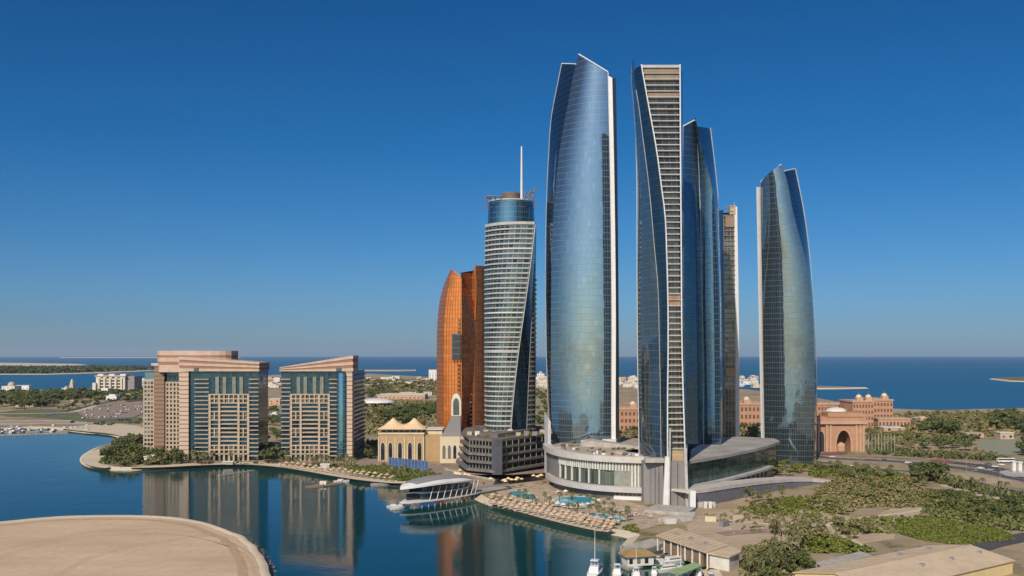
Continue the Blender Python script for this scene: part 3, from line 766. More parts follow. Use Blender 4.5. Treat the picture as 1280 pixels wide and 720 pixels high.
fE = face(T, 'curved_facade', M['glass_grey'], e0, ea, 2, zl, za, 4.2, 14, 44)
face(T, 'fin_facade', M['glass_dark'], ea, er_, 2, Z(214, 679), Z(211, 700), 0.5, 4, 44)
mbp = []
face(T, 'white_spine', M['white'], p0, p1, 2, Z(234, 690), Z(233, 690), 0.3, 2, 24)
face(T, 'white_spine', M['white'], ek0, p0, 2, Z(234, 690), Z(234, 690), 0.0, 2, 12)
face(T, 'rear_facade', M['glass_deep'], er_, ekk, 2, Z(211, 700), Z(216, 716), 0, 1, 16)
face(T, 'rear_facade', M['glass_deep'], ekk, ek0, 2, Z(216, 700), Z(230, 700), 1, 4, 16)
roofpoly(T, 'roof', [e0, ea, er_, ekk, ek0], Z(240, 690), M['roofgrey'])
MB().tube([(*e0(zl), zl), (*ea(za), za)], 0.55, n=5).build('crest_trim', M['white'], fE)
MB().tube([(*ea(Z(214, 679)), Z(214, 679)), (*er_(Z(211, 700)), Z(211, 700))], 0.45, n=5).build('crest_trim', M['white'], T)
trim(T, 'edge_trim', er_, 2, Z(211, 700), 0.45, M['slab'])

# ------------------------------------------------------------------ tower wrapped in white slabs
T = thing('slab_tower', 'twisting round tower ringed by white floor slabs with mast on its blue drum', 'skyscraper', (X(638, 655), 655, 20))
Sl = curve((608, 240), (606.5, 300), (606, 400), (606, 480), (606.5, 560))
Sc = curve((669.5, 276), (664.5, 320), (657, 377), (650, 427), (642, 495), (637, 560))
Sr = curve((669.5, 240), (669.8, 400), (669.5, 480), (668.5, 560))
Sd = curve((669.6, 276), (668, 330), (664.5, 400), (661, 470), (657.5, 560))
s0, s1, s2, s3 = edge(Sl, 655), edge(Sc, 640), edge(Sd, 652), edge(Sr, 658)
sk0, sk1 = edge(610, 690), edge(667, 690)
zb, zt = 22.0, Z(282, 645)
BUL = 7.0
face(T, 'window_wall', M['glass_room'], s0, s1, zb, zt, zt, BUL, 14, 44)
face(T, 'dark_facet', M['glass_dark'], s1, s2, zb, zt, zt, 0.3, 4, 44)
face(T, 'flank_windows', M['glass_room'], s2, s3, zb, zt, zt, 0.5, 4, 40)
face(T, 'rear_facade', M['glass_deep'], s3, sk1, zb, zt, zt, 0, 2, 16)
face(T, 'rear_facade', M['glass_deep'], sk1, sk0, zb, zt, zt, 4, 6, 16)
face(T, 'rear_facade', M['glass_deep'], sk0, s0, zb, zt, zt, 0, 2, 16)
def slab_arc(a, b, z, h, out_, bul, ns=14):
    p, q = Vector(a(z)), Vector(b(z)); t = q-p; nrm = Vector((t.y, -t.x)).normalized()
    fr = [p + t*i/ns + nrm*(bul*4*(i/ns)*(1-i/ns) + out_) for i in range(ns+1)]
    bk = [p + t*i/ns + nrm*(bul*4*(i/ns)*(1-i/ns) - 0.8) for i in range(ns+1)]
    return MB().prism([tuple(v) for v in fr] + [tuple(v) for v in bk[::-1]], z, z+h)
nfl = 44; dz = (zt-zb)/nfl
for k in range(nfl+1):
    z = zb + k*dz
    thick = 0.95 if k not in (nfl, nfl-26) else 1.9
    slab_arc(s0, s1, z, thick, 0.75, BUL).build('floor_slab', M['slab'] if k % 13 else M['offwhite'], T)
    if k < nfl-9 and k < 34:
        slab_arc(s2, s3, z, 0.9, 0.6, 0.5, 4).build('balcony_slab', M['grey'], T)
trim(T, 'edge_trim', s1, zb, zt, 0.42, M['slab'])
trim(T, 'edge_trim', s2, zb, Z(330, 652), 0.4, M['grey'])
cx, cy = X(639, 660), 662
rad = X(669, 645)-X(639, 645)
zd0, zd1 = Z(282, 645), Z(248, 645)
drum = MB().lathe([(rad*1.01, zd0), (rad*1.0, zd0+6), (rad*0.97, zd1)], 40, (cx, cy), sy=0.9).build('glass_drum', M['glass_teal'], T, smooth=True)
mb = MB(); mb.face([(cx+rad*.97*math.cos(2*math.pi*i/40), cy+.9*rad*.97*math.sin(2*math.pi*i/40), zd1-.3) for i in range(40)]); mb.build('roof', M['roofgrey'], T)
MB().lathe([(rad*1.04, zd0-.4), (rad*1.04, zd0+1.6), (rad*.96, zd0+1.7)], 40, (cx, cy), sy=0.9).build('drum_rim', M['offwhite'], drum, smooth=False)
MB().lathe([(rad*.98, zd1-.2), (rad*.98, zd1+.7), (rad*.93, zd1+.7), (rad*.93, zd1-.2)], 40, (cx, cy), sy=0.9).build('drum_rim', M['slab'], drum)
r2 = 12*645/F
MB().lathe([(r2, zd1-.4), (r2, Z(237, 645)), (r2*.93, Z(235.5, 645)), (0.01, Z(235.3, 645))], 28, (cx, cy+2)).build('plant_drum', plain('brown_louvres', (0.17, 0.13, 0.11), 0.7), T)
mx, my = X(652, 650), 650
MB().tube([(mx, my, zd1), (mx, my, Z(215, 650)), (mx, my, Z(183, 650))], 0.95, 0.5, 8).build('mast', M['white'], T)
# window-cleaning gantry frame on the drum
mb = MB(); zz = Z(245.5, 645)
xa, xb = X(607.5, 645), X(632, 645)
mb.tube([(xa, 645, zz), (xb, 645, zz)], 0.45, n=4); mb.tube([(xa, 645, zz+.3), (xa+.4, 646, Z(262, 645))], 0.5, n=4)
for p in (613, 619, 626): mb.tube([(X(p, 645), 645.2, zz), (X(p, 645), 650, zd1)], 0.3, n=4)
mb.tube([(xa, 645, zz), (xa+2, 655, zz+.2)], .4, n=4)
mb.build('gantry_frame', plain('rusty_steel', (0.30, 0.19, 0.16)), T)
mb = MB()
for a, b, c, d in ((655, 250, 658, 238), (660, 250, 664, 237), (666, 252, 669, 236), (656, 241, 669, 240), (657, 246, 669, 236), (662, 243, 668, 248), (668, 252, 668.5, 262)):
    mb.tube([(X(a, 645), 646, Z(b, 645)), (X(c, 645), 645, Z(d, 645))], 0.38, n=4)
mb.build('gantry_frame', plain('pinkish_steel', (0.30, 0.22, 0.20)), T)

# ------------------------------------------------------------------ bronze tower
T = thing('bronze_tower', 'bright orange bronze tower with split sail-shaped tops behind the slab tower', 'skyscraper', (X(577, 770), 770, 1.8))
Ol = curve((563, 338), (556.5, 352), (550.5, 372), (547, 400), (546, 440), (546, 560))
Of = curve((565.5, 335.5), (562, 348), (558, 370), (555, 400), (554, 440), (554, 560))
o0, o1, o2, o3 = edge(Ol, 782), edge(Of, 764), edge(577, 760), edge(curve((573, 336), (583, 356), (584.5, 560)), 772)
ok = edge(571, 800)
zA, zB2 = Z(337, 764), Z(356, 760)
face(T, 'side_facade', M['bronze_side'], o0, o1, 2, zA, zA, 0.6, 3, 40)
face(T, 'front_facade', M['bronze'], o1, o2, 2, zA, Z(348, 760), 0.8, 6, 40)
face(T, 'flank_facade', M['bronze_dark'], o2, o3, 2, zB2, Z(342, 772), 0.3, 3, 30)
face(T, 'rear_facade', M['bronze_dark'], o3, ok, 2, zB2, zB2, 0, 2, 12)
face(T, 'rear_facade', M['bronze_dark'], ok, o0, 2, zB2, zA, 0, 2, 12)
roofpoly(T, 'roof', [o0, o1, o2, o3, ok], Z(362, 765), M['bronze_dark'])
MB().tube([(*o1(zA), zA), (*o2(Z(348, 760)), Z(348, 760))], 0.5, n=5).build('crest_trim', M['bronze_side'], T)
# second sail
q0, q1, q2, q3 = edge(curve((576, 341), (576, 420), (576, 560)), 768), edge(curve((590, 340), (588.5, 420), (587, 560)), 776), edge(curve((594, 331), (595.5, 355), (594, 400), (593, 470), (593, 560)), 770), edge(curve((606.5, 331), (607.5, 400), (608, 560)), 778)
zq = Z(332, 770)
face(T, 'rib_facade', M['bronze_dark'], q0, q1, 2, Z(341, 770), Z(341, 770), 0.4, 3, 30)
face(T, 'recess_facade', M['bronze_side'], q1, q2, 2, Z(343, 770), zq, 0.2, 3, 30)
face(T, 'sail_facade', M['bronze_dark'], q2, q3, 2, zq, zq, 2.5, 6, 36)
qk = edge(600, 806)
face(T, 'rear_facade', M['bronze_dark'], q3, qk, 2, zq, zq, 0, 2, 12)
face(T, 'rear_facade', M['bronze_dark'], qk, q0, 2, zq, Z(341, 770), 0, 2, 12)
roofpoly(T, 'roof', [q0, q1, q2, q3, qk], Z(350, 772), M['bronze_dark'])
sv = [(*q2(zq*(1-t)+Z(400, 770)*t), zq*(1-t)+Z(400, 770)*t) for t in [i/12 for i in range(13)]]
MB().tube([(x, y-.3, z) for x, y, z in sv], 0.9, 0.6, n=5).build('crest_trim', M['bronze'], T)
wp = MB().box(X(565, 757), X(575.5, 757), 757.6, 761, Z(450, 757), Z(417, 757)).build('sky_lobby', M['darkgrey'], T)
for k in range(4):
    MB().box(X(565.8, 757), X(574.8, 757), 757.2, 757.6, Z(449-k*8, 757), Z(443-k*8, 757)).build('window', M['window'], wp)
for k in range(34):                                # column of little square windows
    y = 398 + k*5.2
    if not 414 < y < 453: MB().box(X(572.2, 757), X(574.4, 757), 758.2, 759.8, Z(y+2.2, 757), Z(y, 757)).build('window', M['window'], T)
    MB().box(X(587.0, 767), X(589.2, 767), 770.0, 779, Z(y+2.2, 767), Z(y, 767)).build('window', M['window'], T)

# ------------------------------------------------------------------ twin stone-fronted towers by the beach
def beach_tower(T, D, xl, xr, glass_x, bal, piers, crown_fn, ytop, rows, depth):
    f = lambda p: X(p, D)
    zt = Z(464, D)
    MB().box(f(glass_x[0]), f(glass_x[1]), D, D+depth, 0, zt).build('window_wall', M['glass_hotel'], T)
    # banded crown
    for k in range(5):
        a = lambda x, y, k=k: zt + (crown_fn(x)-zt)*k/5
        b = lambda x, y, k=k: zt + (crown_fn(x)-zt)*(k+1)/5
        o_ = 0.9 if k % 2 == 0 else 0.5
        MB().prism([(f(xl)-o_, D-1.2-o_), (f(xr)+o_, D-1.2-o_), (f(xr)+o_, D+depth-.5+o_), (f(xl)-o_, D+depth-.5+o_)], a, b).build('crown_band', M['crown'] if k % 2 == 0 else M['crownline'], T)
    # balconies
    for (b0, b1) in bal:
        for k in range(19):
            y = 474 + k*5.3
            if y > 572: break
            o = MB().box(f(b0), f(b1), D-2.3, D, Z(y+.55, D), Z(y-.55, D)).build('balcony', M['balc'], T)
    p = piers; nrow = rows
    hy = 5.3; ytop0 = ytop
    fr = MB(); small = []
    thick = (0, 2, 6, 8)
    for i, q in enumerate(p):
        w = 0.75 if i in thick else 0.42
        for r in range(nrow):
            full = i in thick or r < 2 or r >= nrow-2
            pair = i in (1, 7) and (r % 4 in (0, 1))
            if full or pair:
                fr.box(f(q)-w, f(q)+w, D-2.0, D+.1, Z(ytop0+(r+1)*hy, D), Z(ytop0+r*hy, D))
    for r in range(nrow+1):
        zc = Z(ytop0+r*hy, D)
        big = r in (0, 1, 2, nrow, nrow-1, nrow-2) or r % 2 == 0
        fr.box(f(p[0])-.9, f(p[8])+.9, D-1.9, D+.1, zc-(0.42 if big else 0.25), zc+(0.4 if big else 0.15))
    fr.build('stone_frame', M['stone'], T)
    for i in range(8):
        for r in range(nrow):
            c = r < 2 or r >= nrow-2 or (i in (0, 1, 6, 7) and r % 4 in (0, 1))
            if c:
                x0, x1 = f(p[i])+.75, f(p[i+1])-.75
                MB().box(x0, x1, D-.7, D-.05, Z(ytop0+(r+1)*hy, D)+.55, Z(ytop0+r*hy, D)-.6).build('window', M['window'], T)
    for r in range(2, nrow-2):
        MB().box(f(p[2])+1.1, f(p[6])-1.1, D-1.2, D-.06, Z(ytop0+(r+1)*hy, D)+.2, Z(ytop0+(r+1)*hy, D)+.7).build('balcony', M['balc'], T)
    for q in p:                                    # colonnade at the foot
        MB().box(f(q)-.65, f(q)+.65, D-1.9, D-.4, 1.8, Z(ytop0+nrow*hy, D)).build('column', M['stone'], T)
    for i in (1.5, 3, 5, 6.5):                     # upper piers between the glass bays
        j = int(i); q = p[j] + (p[j+1]-p[j])*(i-j)
        MB().box(f(q)-1.3, f(q)+1.3, D-1.0, D+.1, Z(ytop0, D), Z(ytop0-22, D)).build('upper_pier', plain('grey_green_pier', (0.25, 0.25, 0.20)) if 'gp' not in M else M['gp'], T)

M['gp'] = plain('grey_green_pier', (0.24, 0.24, 0.19))
D1 = 708
T = thing('beach_hotel', 'wide stone-fronted hotel tower with stepped banded crown and lower wing by the grove', 'building', (X(275, D1), D1+15, 1.8))
cf = lambda x: Z(446 + (x-X(225, D1))/(X(332, D1)-X(225, D1))*7.5, D1)
beach_tower(T, D1, 226, 323.5, (232, 323), ((244, 262), (312, 324)), [263, 269, 275, 281, 287, 293, 299, 305, 311], cf, 493, 14, 28)
MB().box(X(225, D1), X(237, D1), D1-2.4, D1+6, 0, Z(464.5, D1)).build('striped_pillar', M['stripe'], T)
MB().box(X(244, D1), X(249, D1), D1-3.2, D1-2.2, Z(463.5, D1), Z(459.5, D1)).build('roof_emblem', M['darkgrey'], T)
# drum on the roof and rear wing
Dw = 738
pts = [(X(196, Dw), Dw-6), (X(225, Dw), Dw-8), (X(262, Dw), Dw-7), (X(280, Dw), Dw-3), (X(291, Dw), Dw+4), (X(290, Dw), Dw+20), (X(196, Dw), Dw+22)]
pts2 = chaikin(pts, 1)
zs = [Z(465, Dw), Z(456, Dw), Z(452, Dw), Z(447, Dw), Z(444, Dw), Z(438.5, Dw)]
for k in range(5):
    MB().prism(pts2, zs[k]+.01, zs[k+1]).build('crown_band', M['crown'] if k % 2 == 0 else M['crownline'], T)
MB().box(X(196, Dw), X(226, Dw), Dw, Dw+26, 0, Z(465, Dw)).build('wing_wall', M['glass_hotel'], T)
MB().box(X(194.5, Dw), X(207, Dw), Dw-3, Dw+.1, 0, Z(458, Dw)).build('striped_pillar', M['stripe_brown'], T)
MB().box(X(191, Dw), X(228, Dw), Dw-3.4, Dw+20, Z(457, Dw), Z(454, Dw)).build('canopy_slab', M['slab'], T)
fr = MB()
for p in (208, 212.5, 217, 221.5, 226): fr.box(X(p, Dw)-.6, X(p, Dw)+.6, Dw-1.6, Dw+.1, 2, Z(478, Dw))
for k in range(18): fr.box(X(208, Dw), X(226, Dw), Dw-1.5, Dw+.1, Z(478+k*5.2, Dw)-.7, Z(478+k*5.2, Dw)+.5)
fr.build('stone_frame', M['stone'], T)
for k in range(17):
    for p in (208, 212.5, 217, 221.5):
        if 7 <= k < 10: continue
        MB().box(X(p, Dw)+.75, X(p+4.5, Dw)-.75, Dw-.6, Dw-.02, Z(478+(k+1)*5.2, Dw)+.7, Z(478+k*5.2, Dw)-.9).build('window', M['window'], T)
Dx = 752
MB().box(X(179, Dx), X(196.5, Dx), Dx, Dx+24, 0, Z(474, Dx)).build('low_wing', M['stone'], T)
for k in range(18):
    for j in range(4):
        x = X(180.5+j*4, Dx)
        MB().box(x, x+1.7, Dx-.15, Dx+.2, Z(480+k*5.1, Dx), Z(477+k*5.1, Dx)).build('window', M['window'], T)
MB().box(X(180, Dx), X(196, Dx), Dx+2, Dx+20, Z(474, Dx), Z(466, Dx)).build('blue_upper_storey', M['glass_teal'], T)

T = thing('beach_hotel', 'narrower stone-fronted hotel tower with sloping wedge crown and dark glass flank', 'building', (X(398, D1), D1+15, 1.8))
cf2 = lambda x: Z(459 - (x-X(351, D1))/(X(441, D1)-X(351, D1))*14.5, D1)
beach_tower(T, D1, 351.5, 440.5, (351.5, 432), ((352, 364), (412, 428)), [364.5, 370.5, 376.5, 382, 387.5, 393.5, 399.5, 405.5, 411.5], cf2, 493, 14, 22)
MB().box(X(432.5, D1), X(441, D1), D1-2.4, D1+6, 0, Z(464.5, D1)).build('striped_pillar', M['stripe'], T)
MB().box(X(432, D1), X(440.5, D1), D1+6, D1+58, 0, Z(463, D1)).build('rear_block', M['glass_room'], T)
for k in range(19):
    MB().box(X(440.5, D1), X(440.5, D1)+1.3, D1+8, D1+57, Z(470+k*5.4, D1), Z(468.6+k*5.4, D1)).build('balcony', M['darkgrey'], T)
MB().lathe([(4.6, 2), (4.6, Z(470, D1)), (4.2, Z(466, D1))], 20, (X(428, D1), D1+.4)).build('glass_bay', M['glass_teal'], T, smooth=True)
MB().box(X(421, D1), X(427, D1), D1-3.2, D1-2.2, Z(463.5, D1), Z(459.5, D1)).build('roof_emblem', M['darkgrey'], T)

# ------------------------------------------------------------------ arched hall with tent roof
def arch_pts(w, h, n=7):                             # pointed arch outline (x, z), foot at z=0
    hw = w/2; sp = h-w*0.95
    r = [(-hw, 0), (-hw, sp)]
    for i in range(1, n+1):
        t = i/n; r.append((-hw*math.cos(t*math.pi/2)**0.9 if t < 1 else 0, sp + (h-sp)*math.sin(t*math.pi/2)**1.15))
    return r + [(-x, z) for x, z in r[-2::-1]]
def arch_window(T, x, y, z, w, h, mw, mf, rim=0.5, yo=-0.35):
    o = MB(); pts = arch_pts(w+2*rim, h+rim)
    o.face([(x+a, y+yo, z+b) for a, b in pts])
    for (a, b), (c, d) in zip(pts, pts[1:]): o.face([(x+a, y+yo, z+b), (x+a, y+.1, z+b), (x+c, y+.1, z+d), (x+c, y+yo, z+d)])
    fr = o.build('arch_surround', mf, T)
    o = MB(); pts = arch_pts(w, h)
    o.face([(x+a, y+yo-.05, z+b+.02) for a, b in pts]); 
    for (a, b), (c, d) in zip(pts, pts[1:]): o.face([(x+a, y+yo-.05, z+b+.02), (x+a, y+yo+.05, z+b+.02), (x+c, y+yo+.05, z+d+.02), (x+c, y+yo-.05, z+d+.02)])
    o.build('pane', mw, fr)
    return fr
Dh = 700
T = thing('arched_hall', 'tan hall with tall pointed arches, two-peaked tent roof and slate turret', 'building', (X(512, Dh), Dh+12, 1.8))
f = lambda p: X(p, Dh)
zr = Z(543, Dh)
MB().box(f(473), f(530), Dh, Dh+26, 1.8, zr).build('wall', M['tan'], T)
MB().box(f(530), f(551), Dh+1.5, Dh+26, 1.8, zr-.4).build('side_wall', plain('ochre_render', (0.40, 0.27, 0.135), 0.8, var=.1), T)
MB().box(f(472.5), f(530.5), Dh-.6, Dh+26.5, zr, zr+1.2).build('cornice', M['cream'], T)
for i, p in enumerate((478.5, 488, 500, 512.5, 524.5)): arch_window(T, f(p), Dh, 3.2, 2.9, 12.6, M['window'], M['cream'])
for p in (473.3, 483, 494, 506, 518.5, 529.6): MB().box(f(p)-.35, f(p)+.35, Dh-.5, Dh+.1, 1.8, zr-2).build('pilaster', M['cream'], T)
MB().box(f(476), f(527), Dh+3, Dh+22, zr+1.2, Z(537, Dh)).build('clerestory', M['window'], T)
for p in (476, 483, 490, 498, 505, 512, 520, 527): MB().box(f(p)-.2, f(p)+.2, Dh+2.5, Dh+3, zr+1.2, Z(537, Dh)).build('post', M['cream'], T)
# tent: two conical peaks joined by a saddle
rows = []
ex0, ex1, ez = f(471.5), f(531.5), Z(537, Dh)
pk = [(f(489), Dh+12), (f(516), Dh+12)]
for j in range(17):
    row = []
    for i in range(41):
        x = ex0 + (ex1-ex0)*i/40; y = Dh + (26.5)*j/16 - .5
        d = min(math.hypot(x-a, (y-b)*1.1) for a, b in pk)
        ed = min((x-ex0), (ex1-x), (y-Dh+.5), (Dh+26-y))/6.0
        hgt = 7.6*math.exp(-d/4.2) + 1.6*min(1, max(0, ed))
        row.append((x, y, ez + hgt))
    rows.append(row)
mb = MB().sheet(rows)
mb.sheet([[(x, y, z-.35) for x, y, z in r] for r in rows], flip=True)
mb.build('tent_roof', M['tent'], T, smooth=True)
MB().box(f(530.5), f(552), Dh+6, Dh+25, zr-.4, zr+3).build('roof_lounge', M['cream'], T)
MB().box(f(530), f(553), Dh+4.5, Dh+26, zr+3, zr+3.6).build('roof_slab', M['offwhite'], T)
# turret
Dt = 692
g_ = lambda p: X(p, Dt)
zt0 = Z(545, Dt)
MB().box(g_(550), g_(575), Dt, Dt+15, 1.8, zt0).build('turret_wall', M['cream'], T)
for p in (555, 561.7, 568.5): arch_window(T, g_(p), Dt, 5, 2.3, 9.6, M['window'], M['offwhite'], .4)
a0 = [(g_(551), Dt-.3), (g_(576), Dt-.3), (g_(576), Dt+15), (g_(551), Dt+15)]
a1 = [(g_(564.5), Dt+2), (g_(575.5), Dt+2), (g_(575.5), Dt+10), (g_(564.5), Dt+10)]
z1 = Z(520, Dt); mb = MB()
rows = []
for k in range(8):
    t = k/7; s_ = t**0.8
    rows.append([(a0[i % 4][0]+(a1[i % 4][0]-a0[i % 4][0])*s_, a0[i % 4][1]+(a1[i % 4][1]-a0[i % 4][1])*s_, zt0+(z1-zt0)*t) for i in range(5)])
mb.sheet(rows); mb.face([(x, y, z1) for x, y in a1]); mb.build('slate_roof', M['slate'], T)
xw = (g_(564)+g_(576))/2
mb = MB(); pts = arch_pts(g_(576)-g_(564), Z(492, Dt)-z1)
mb.face([(xw+a, Dt+2, z1+b) for a, b in pts]); mb.face([(xw+a, Dt+4, z1+b) for a, b in pts[::-1]])
for (a, b), (c, d) in zip(pts, pts[1:]): mb.face([(xw+a, Dt+2, z1+b), (xw+a, Dt+4, z1+b), (xw+c, Dt+4, z1+d), (xw+c, Dt+2, z1+d)])
fr = mb.build('lantern_arch', M['offwhite'], T)
mb = MB(); pts = arch_pts(4.4, Z(498, Dt)-z1-.5)
mb.face([(xw+a, Dt+1.9, z1+.6+b) for a, b in pts]); mb.face([(xw+a, Dt+4.1, z1+.6+b) for a, b in pts[::-1]]); mb.build('pane', plain('grey_green_glass', (0.10, 0.13, 0.11), .2), fr)

# blue screen along the plaza
Df = P(487, 589)[1]
T = thing('glass_screen', 'long blue translucent glass screen in front of the arched hall', 'screen wall', (X(510, 645), 645, 1.8))
a, b = Vector(P(486, 583, 1.8)), Vector(P(535, 588.5, 1.8))
for k in range(12):
    p, q = a+(b-a)*k/12, a+(b-a)*(k+.94)/12
    ang = math.atan2(q.y-p.y, q.x-p.x)
    MB().obox(tuple((p+q)/2), ang, (q-p).length/2, .12, 1.9, 8.2).build('screen_panel', M['bluefence'], T)
for k in range(13):
    p = a+(b-a)*k/12
    MB().tube([(p.x, p.y-.3, 1.8), (p.x, p.y-.3, 8.6)], .16, n=5).build('post', M['metal'], T)

# ------------------------------------------------------------------ terraced podium of the slab tower
T = thing('terraced_podium', 'dark terraced podium with five open parapet decks at the foot of the slab tower', 'building', (X(630, 630), 630, 1.8))
pA, pB, pC, pD, pE = P(574, 590), P(585, 600), P(621, 604), P(688, 592), P(690, 560)
base = [pA, (pB[0], pB[1]-1), pC, pD, (pD[0]+6, 690), (pA[0]+2, 700)]
def inset(poly, k):
    c = Vector((sum(p[0] for p in poly)/len(poly), sum(p[1] for p in poly)/len(poly)))
    return [tuple(Vector(p) + (c-Vector(p)).normalized()*k) for p in poly]
zl_ = [1.8, 6.5, 11.5, 16.3, 21, 25.5]
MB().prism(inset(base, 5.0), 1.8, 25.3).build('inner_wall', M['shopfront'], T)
rr = random.Random(9)
for k in range(6):
    poly = inset(base, [-5.5, -2.4, -0.9, 0.0, 0.6, 1.4][k])
    hh = 1.5 if k else 1.2
    MB().prism(poly, zl_[k] if k else 2.2, (zl_[k] if k else 2.2)+hh).build('parapet', [M['paving'], M['parapet'], M['terrace'], M['parapet'], M['terrace'], M['terrace']][k], T)
n_ = Vector(pC)-Vector((0, 640)); 
MB().prism([(pC[0]-3.2, pC[1]+1), (pC[0]-.5, pC[1]-3), (pC[0]+3.4, pC[1]-1.2), (pC[0]+3.5, pC[1]+5), (pC[0]-3, pC[1]+5)], 5, 27.2).build('corner_fin', M['darkgrey'], T)
MB().prism(inset(base, 15), 27, 29.4).build('roof_lounge', M['terrace'], T)
for k in range(10):
    t = k/9; x = pA[0]+8+t*48; y = 626+rr.uniform(0, 14)
    MB().box(x-1.6, x+1.6, y-1.6, y+1.6, 27, 28.6+rr.random()*1.6).build('planter', rr.choice([M['stone'], M['offwhite'], M['grey']]), T)
for k in range(4):                                 # pale round elements at the corner
    MB().lathe([(2.2, zl_[k+1]+1.5), (2.2, zl_[k+1]+3.8)], 14, (pA[0]+2.6, pA[1]-1.2)).build('round_pier', M['stone'], T)
for k in range(1, 5):
    for j in range(9):
        t = (j+.5)/9
        p = Vector(pB)*(1-t)+Vector(pC)*t
        MB().box(p.x-.25, p.x+.25, p.y+1.0, p.y+1.5, zl_[k]+1.5, zl_[k+1]).build('column', M['grey'], T)
        p = Vector(pC)*(1-t)+Vector(pD)*t
        MB().box(p.x-.25, p.x+.25, p.y+1.0, p.y+1.5, zl_[k]+1.5, zl_[k+1]).build('column', M['grey'], T)
# low front deck
T = thing('terrace_deck', 'low terracotta terrace with parapet below the terraced podium', 'terrace', (X(600, 590), 590, 1.8))
dk = [P(556, 597), P(590, 606), P(618, 612), P(640, 606), P(690, 603), P(690, 594), P(621, 604.5), P(585, 600.5), P(560, 592)]
MB().prism(dk, 1.8, 5.0).build('deck', M['paving'], T)
MB().prism(dk[:5]+[(a+.5, b+1) for a, b in dk[4::-1]], 5.0, 6.2).build('parapet', M['concrete'], T)

# ------------------------------------------------------------------ podium of the glass towers: drum
T = thing('podium_drum', 'curved white podium with ribbed facade and wide rim under the tallest glass tower', 'building', (X(755, 560), 560, 1.8))
arc = [(683, 600), (685.5, 584), (690, 568), (698, 554), (712, 541), (730, 531), (752, 523), (778, 518), (805, 515), (832, 514)]
arcw = chaikin([(X(p, d), d) for p, d in arc], 2)[0:-3]
arcw = arcw[:-1] if arcw[-1][1] > 560 else arcw
def offs(pts, k):
    o = []
    for i in range(len(pts)):
        a, b = Vector(pts[max(i-1, 0)]), Vector(pts[min(i+1, len(pts)-1)]); t = (b-a).normalized()
        o.append((pts[i][0] + t.y*k, pts[i][1] - t.x*k))
    return o
def band(pts, out_, inn, z0, z1): return MB().prism(offs(pts, out_) + offs(pts, inn)[::-1], z0, z1)
zrim = 24.0
n_a = len(arcw)
back = [(X(832, 640), 640), (X(690, 650), 650)]
MB().prism(offs(arcw, -1.0)+back, 1.8, zrim-3.0, caps=(0, 0)).build('inner_wall', M['darkgrey'], T)
mb = MB(); mb.prism(offs(arcw, 0.5)+back, zrim-.6, zrim, caps=(1, 1)); mb.build('roof', M['terrace_floor'], T)
band(arcw, 2.6, -2.5, zrim-2.2, zrim+1.0).build('rim', M['palerim'], T)
i0 = int(n_a*.30)
mid = arcw[i0:]
iw0, iw1 = int(len(mid)*.05), int(len(mid)*.54)
band(mid, 0.2, -.9, 17.2, zrim-2.2).build('ribbed_facade', M['ribback'], T)
band(mid[iw1:], 0.2, -.9, 8.6, 17.2).build('ribbed_facade', M['ribback'], T)
band(mid[:iw1+1], -0.6, -1.2, 9.2, 17.2).build('window_strip', M['lounge'], T)
# ribs and mullions
def along(pts, step):
    o, acc = [], 0.0
    for a, b in zip(pts, pts[1:]):
        a, b = Vector(a), Vector(b); L = (b-a).length; t = (b-a)/max(L, 1e-6)
        while acc < L: o.append((a+t*acc, math.atan2(t.y, t.x))); acc += step
        acc -= L
    return o
rib = along(offs(mid, .45), 1.75)
for k, (p, ang) in enumerate(rib):
    low = 17.2 if k < len(rib)*.50 else 8.6
    MB().obox((p.x, p.y), ang, .36, .32, low, zrim-2.2).build('rib', M['offwhite'] if k % 4 else M['white'], T)
for p, ang in along(offs(mid[:iw1], -.2), 7.0): MB().obox((p.x, p.y), ang, .3, .5, 9.2, 17.2).build('mullion', M['white'], T)
band(arcw[int(n_a*.12):-2], 2.6, -1, 5.8, 8.8).build('lower_lip', plain('warm_grey_band', (0.47, 0.44, 0.42), .6, var=.1), T)
band(arcw[:i0+1], .3, -1, 6, zrim-2.2).build('flank_wall', M['grey'], T)
band(mid[iw1:], 1.6, -1, 1.8, 3.6).build('base_band', M['white'], T)
band(mid[iw1:], -.2, -1.3, 3.6, 5.8).build('window_strip', M['glass_brown'], T)
MB().prism([(X(680.5, 606), 606), (X(685, 590), 590), (X(688.5, 591), 591), (X(688, 606), 606)], 4, lambda x, y: 44 - (x-X(680.5, 606))*1.6).build('white_fin', M['white'], T)
rr = random.Random(3)
# terrace furnishing on the roof
for k in range(60):
    t = rr.random(); i = int(t*(n_a-1)*.92)+1
    p = Vector(offs(arcw, -5-rr.random()*13)[i])
    if rr.random() < .35: MB().obox((p.x, p.y), rr.random()*3, rr.uniform(.8, 1.8), rr.uniform(.6, 1.2), zrim, zrim+rr.uniform(.6, 2.2)).build('roof_unit', rr.choice([M['concrete'], M['white'], M['stone'], M['darkgrey']]), T)
MB().prism([(X(726, 585), 585), (X(800, 566), 566), (X(806, 572), 572), (X(740, 600), 600)], zrim+.02, lambda x, y: zrim+4 - (x-X(726, 585))*.075).build('canopy_roof', M['concrete'], T)
MB().prism([(X(690, 618), 618), (X(770, 596), 596), (X(775, 618), 618), (X(695, 630), 630)], zrim, zrim+3).build('roof_block', M['offwhite'], T)
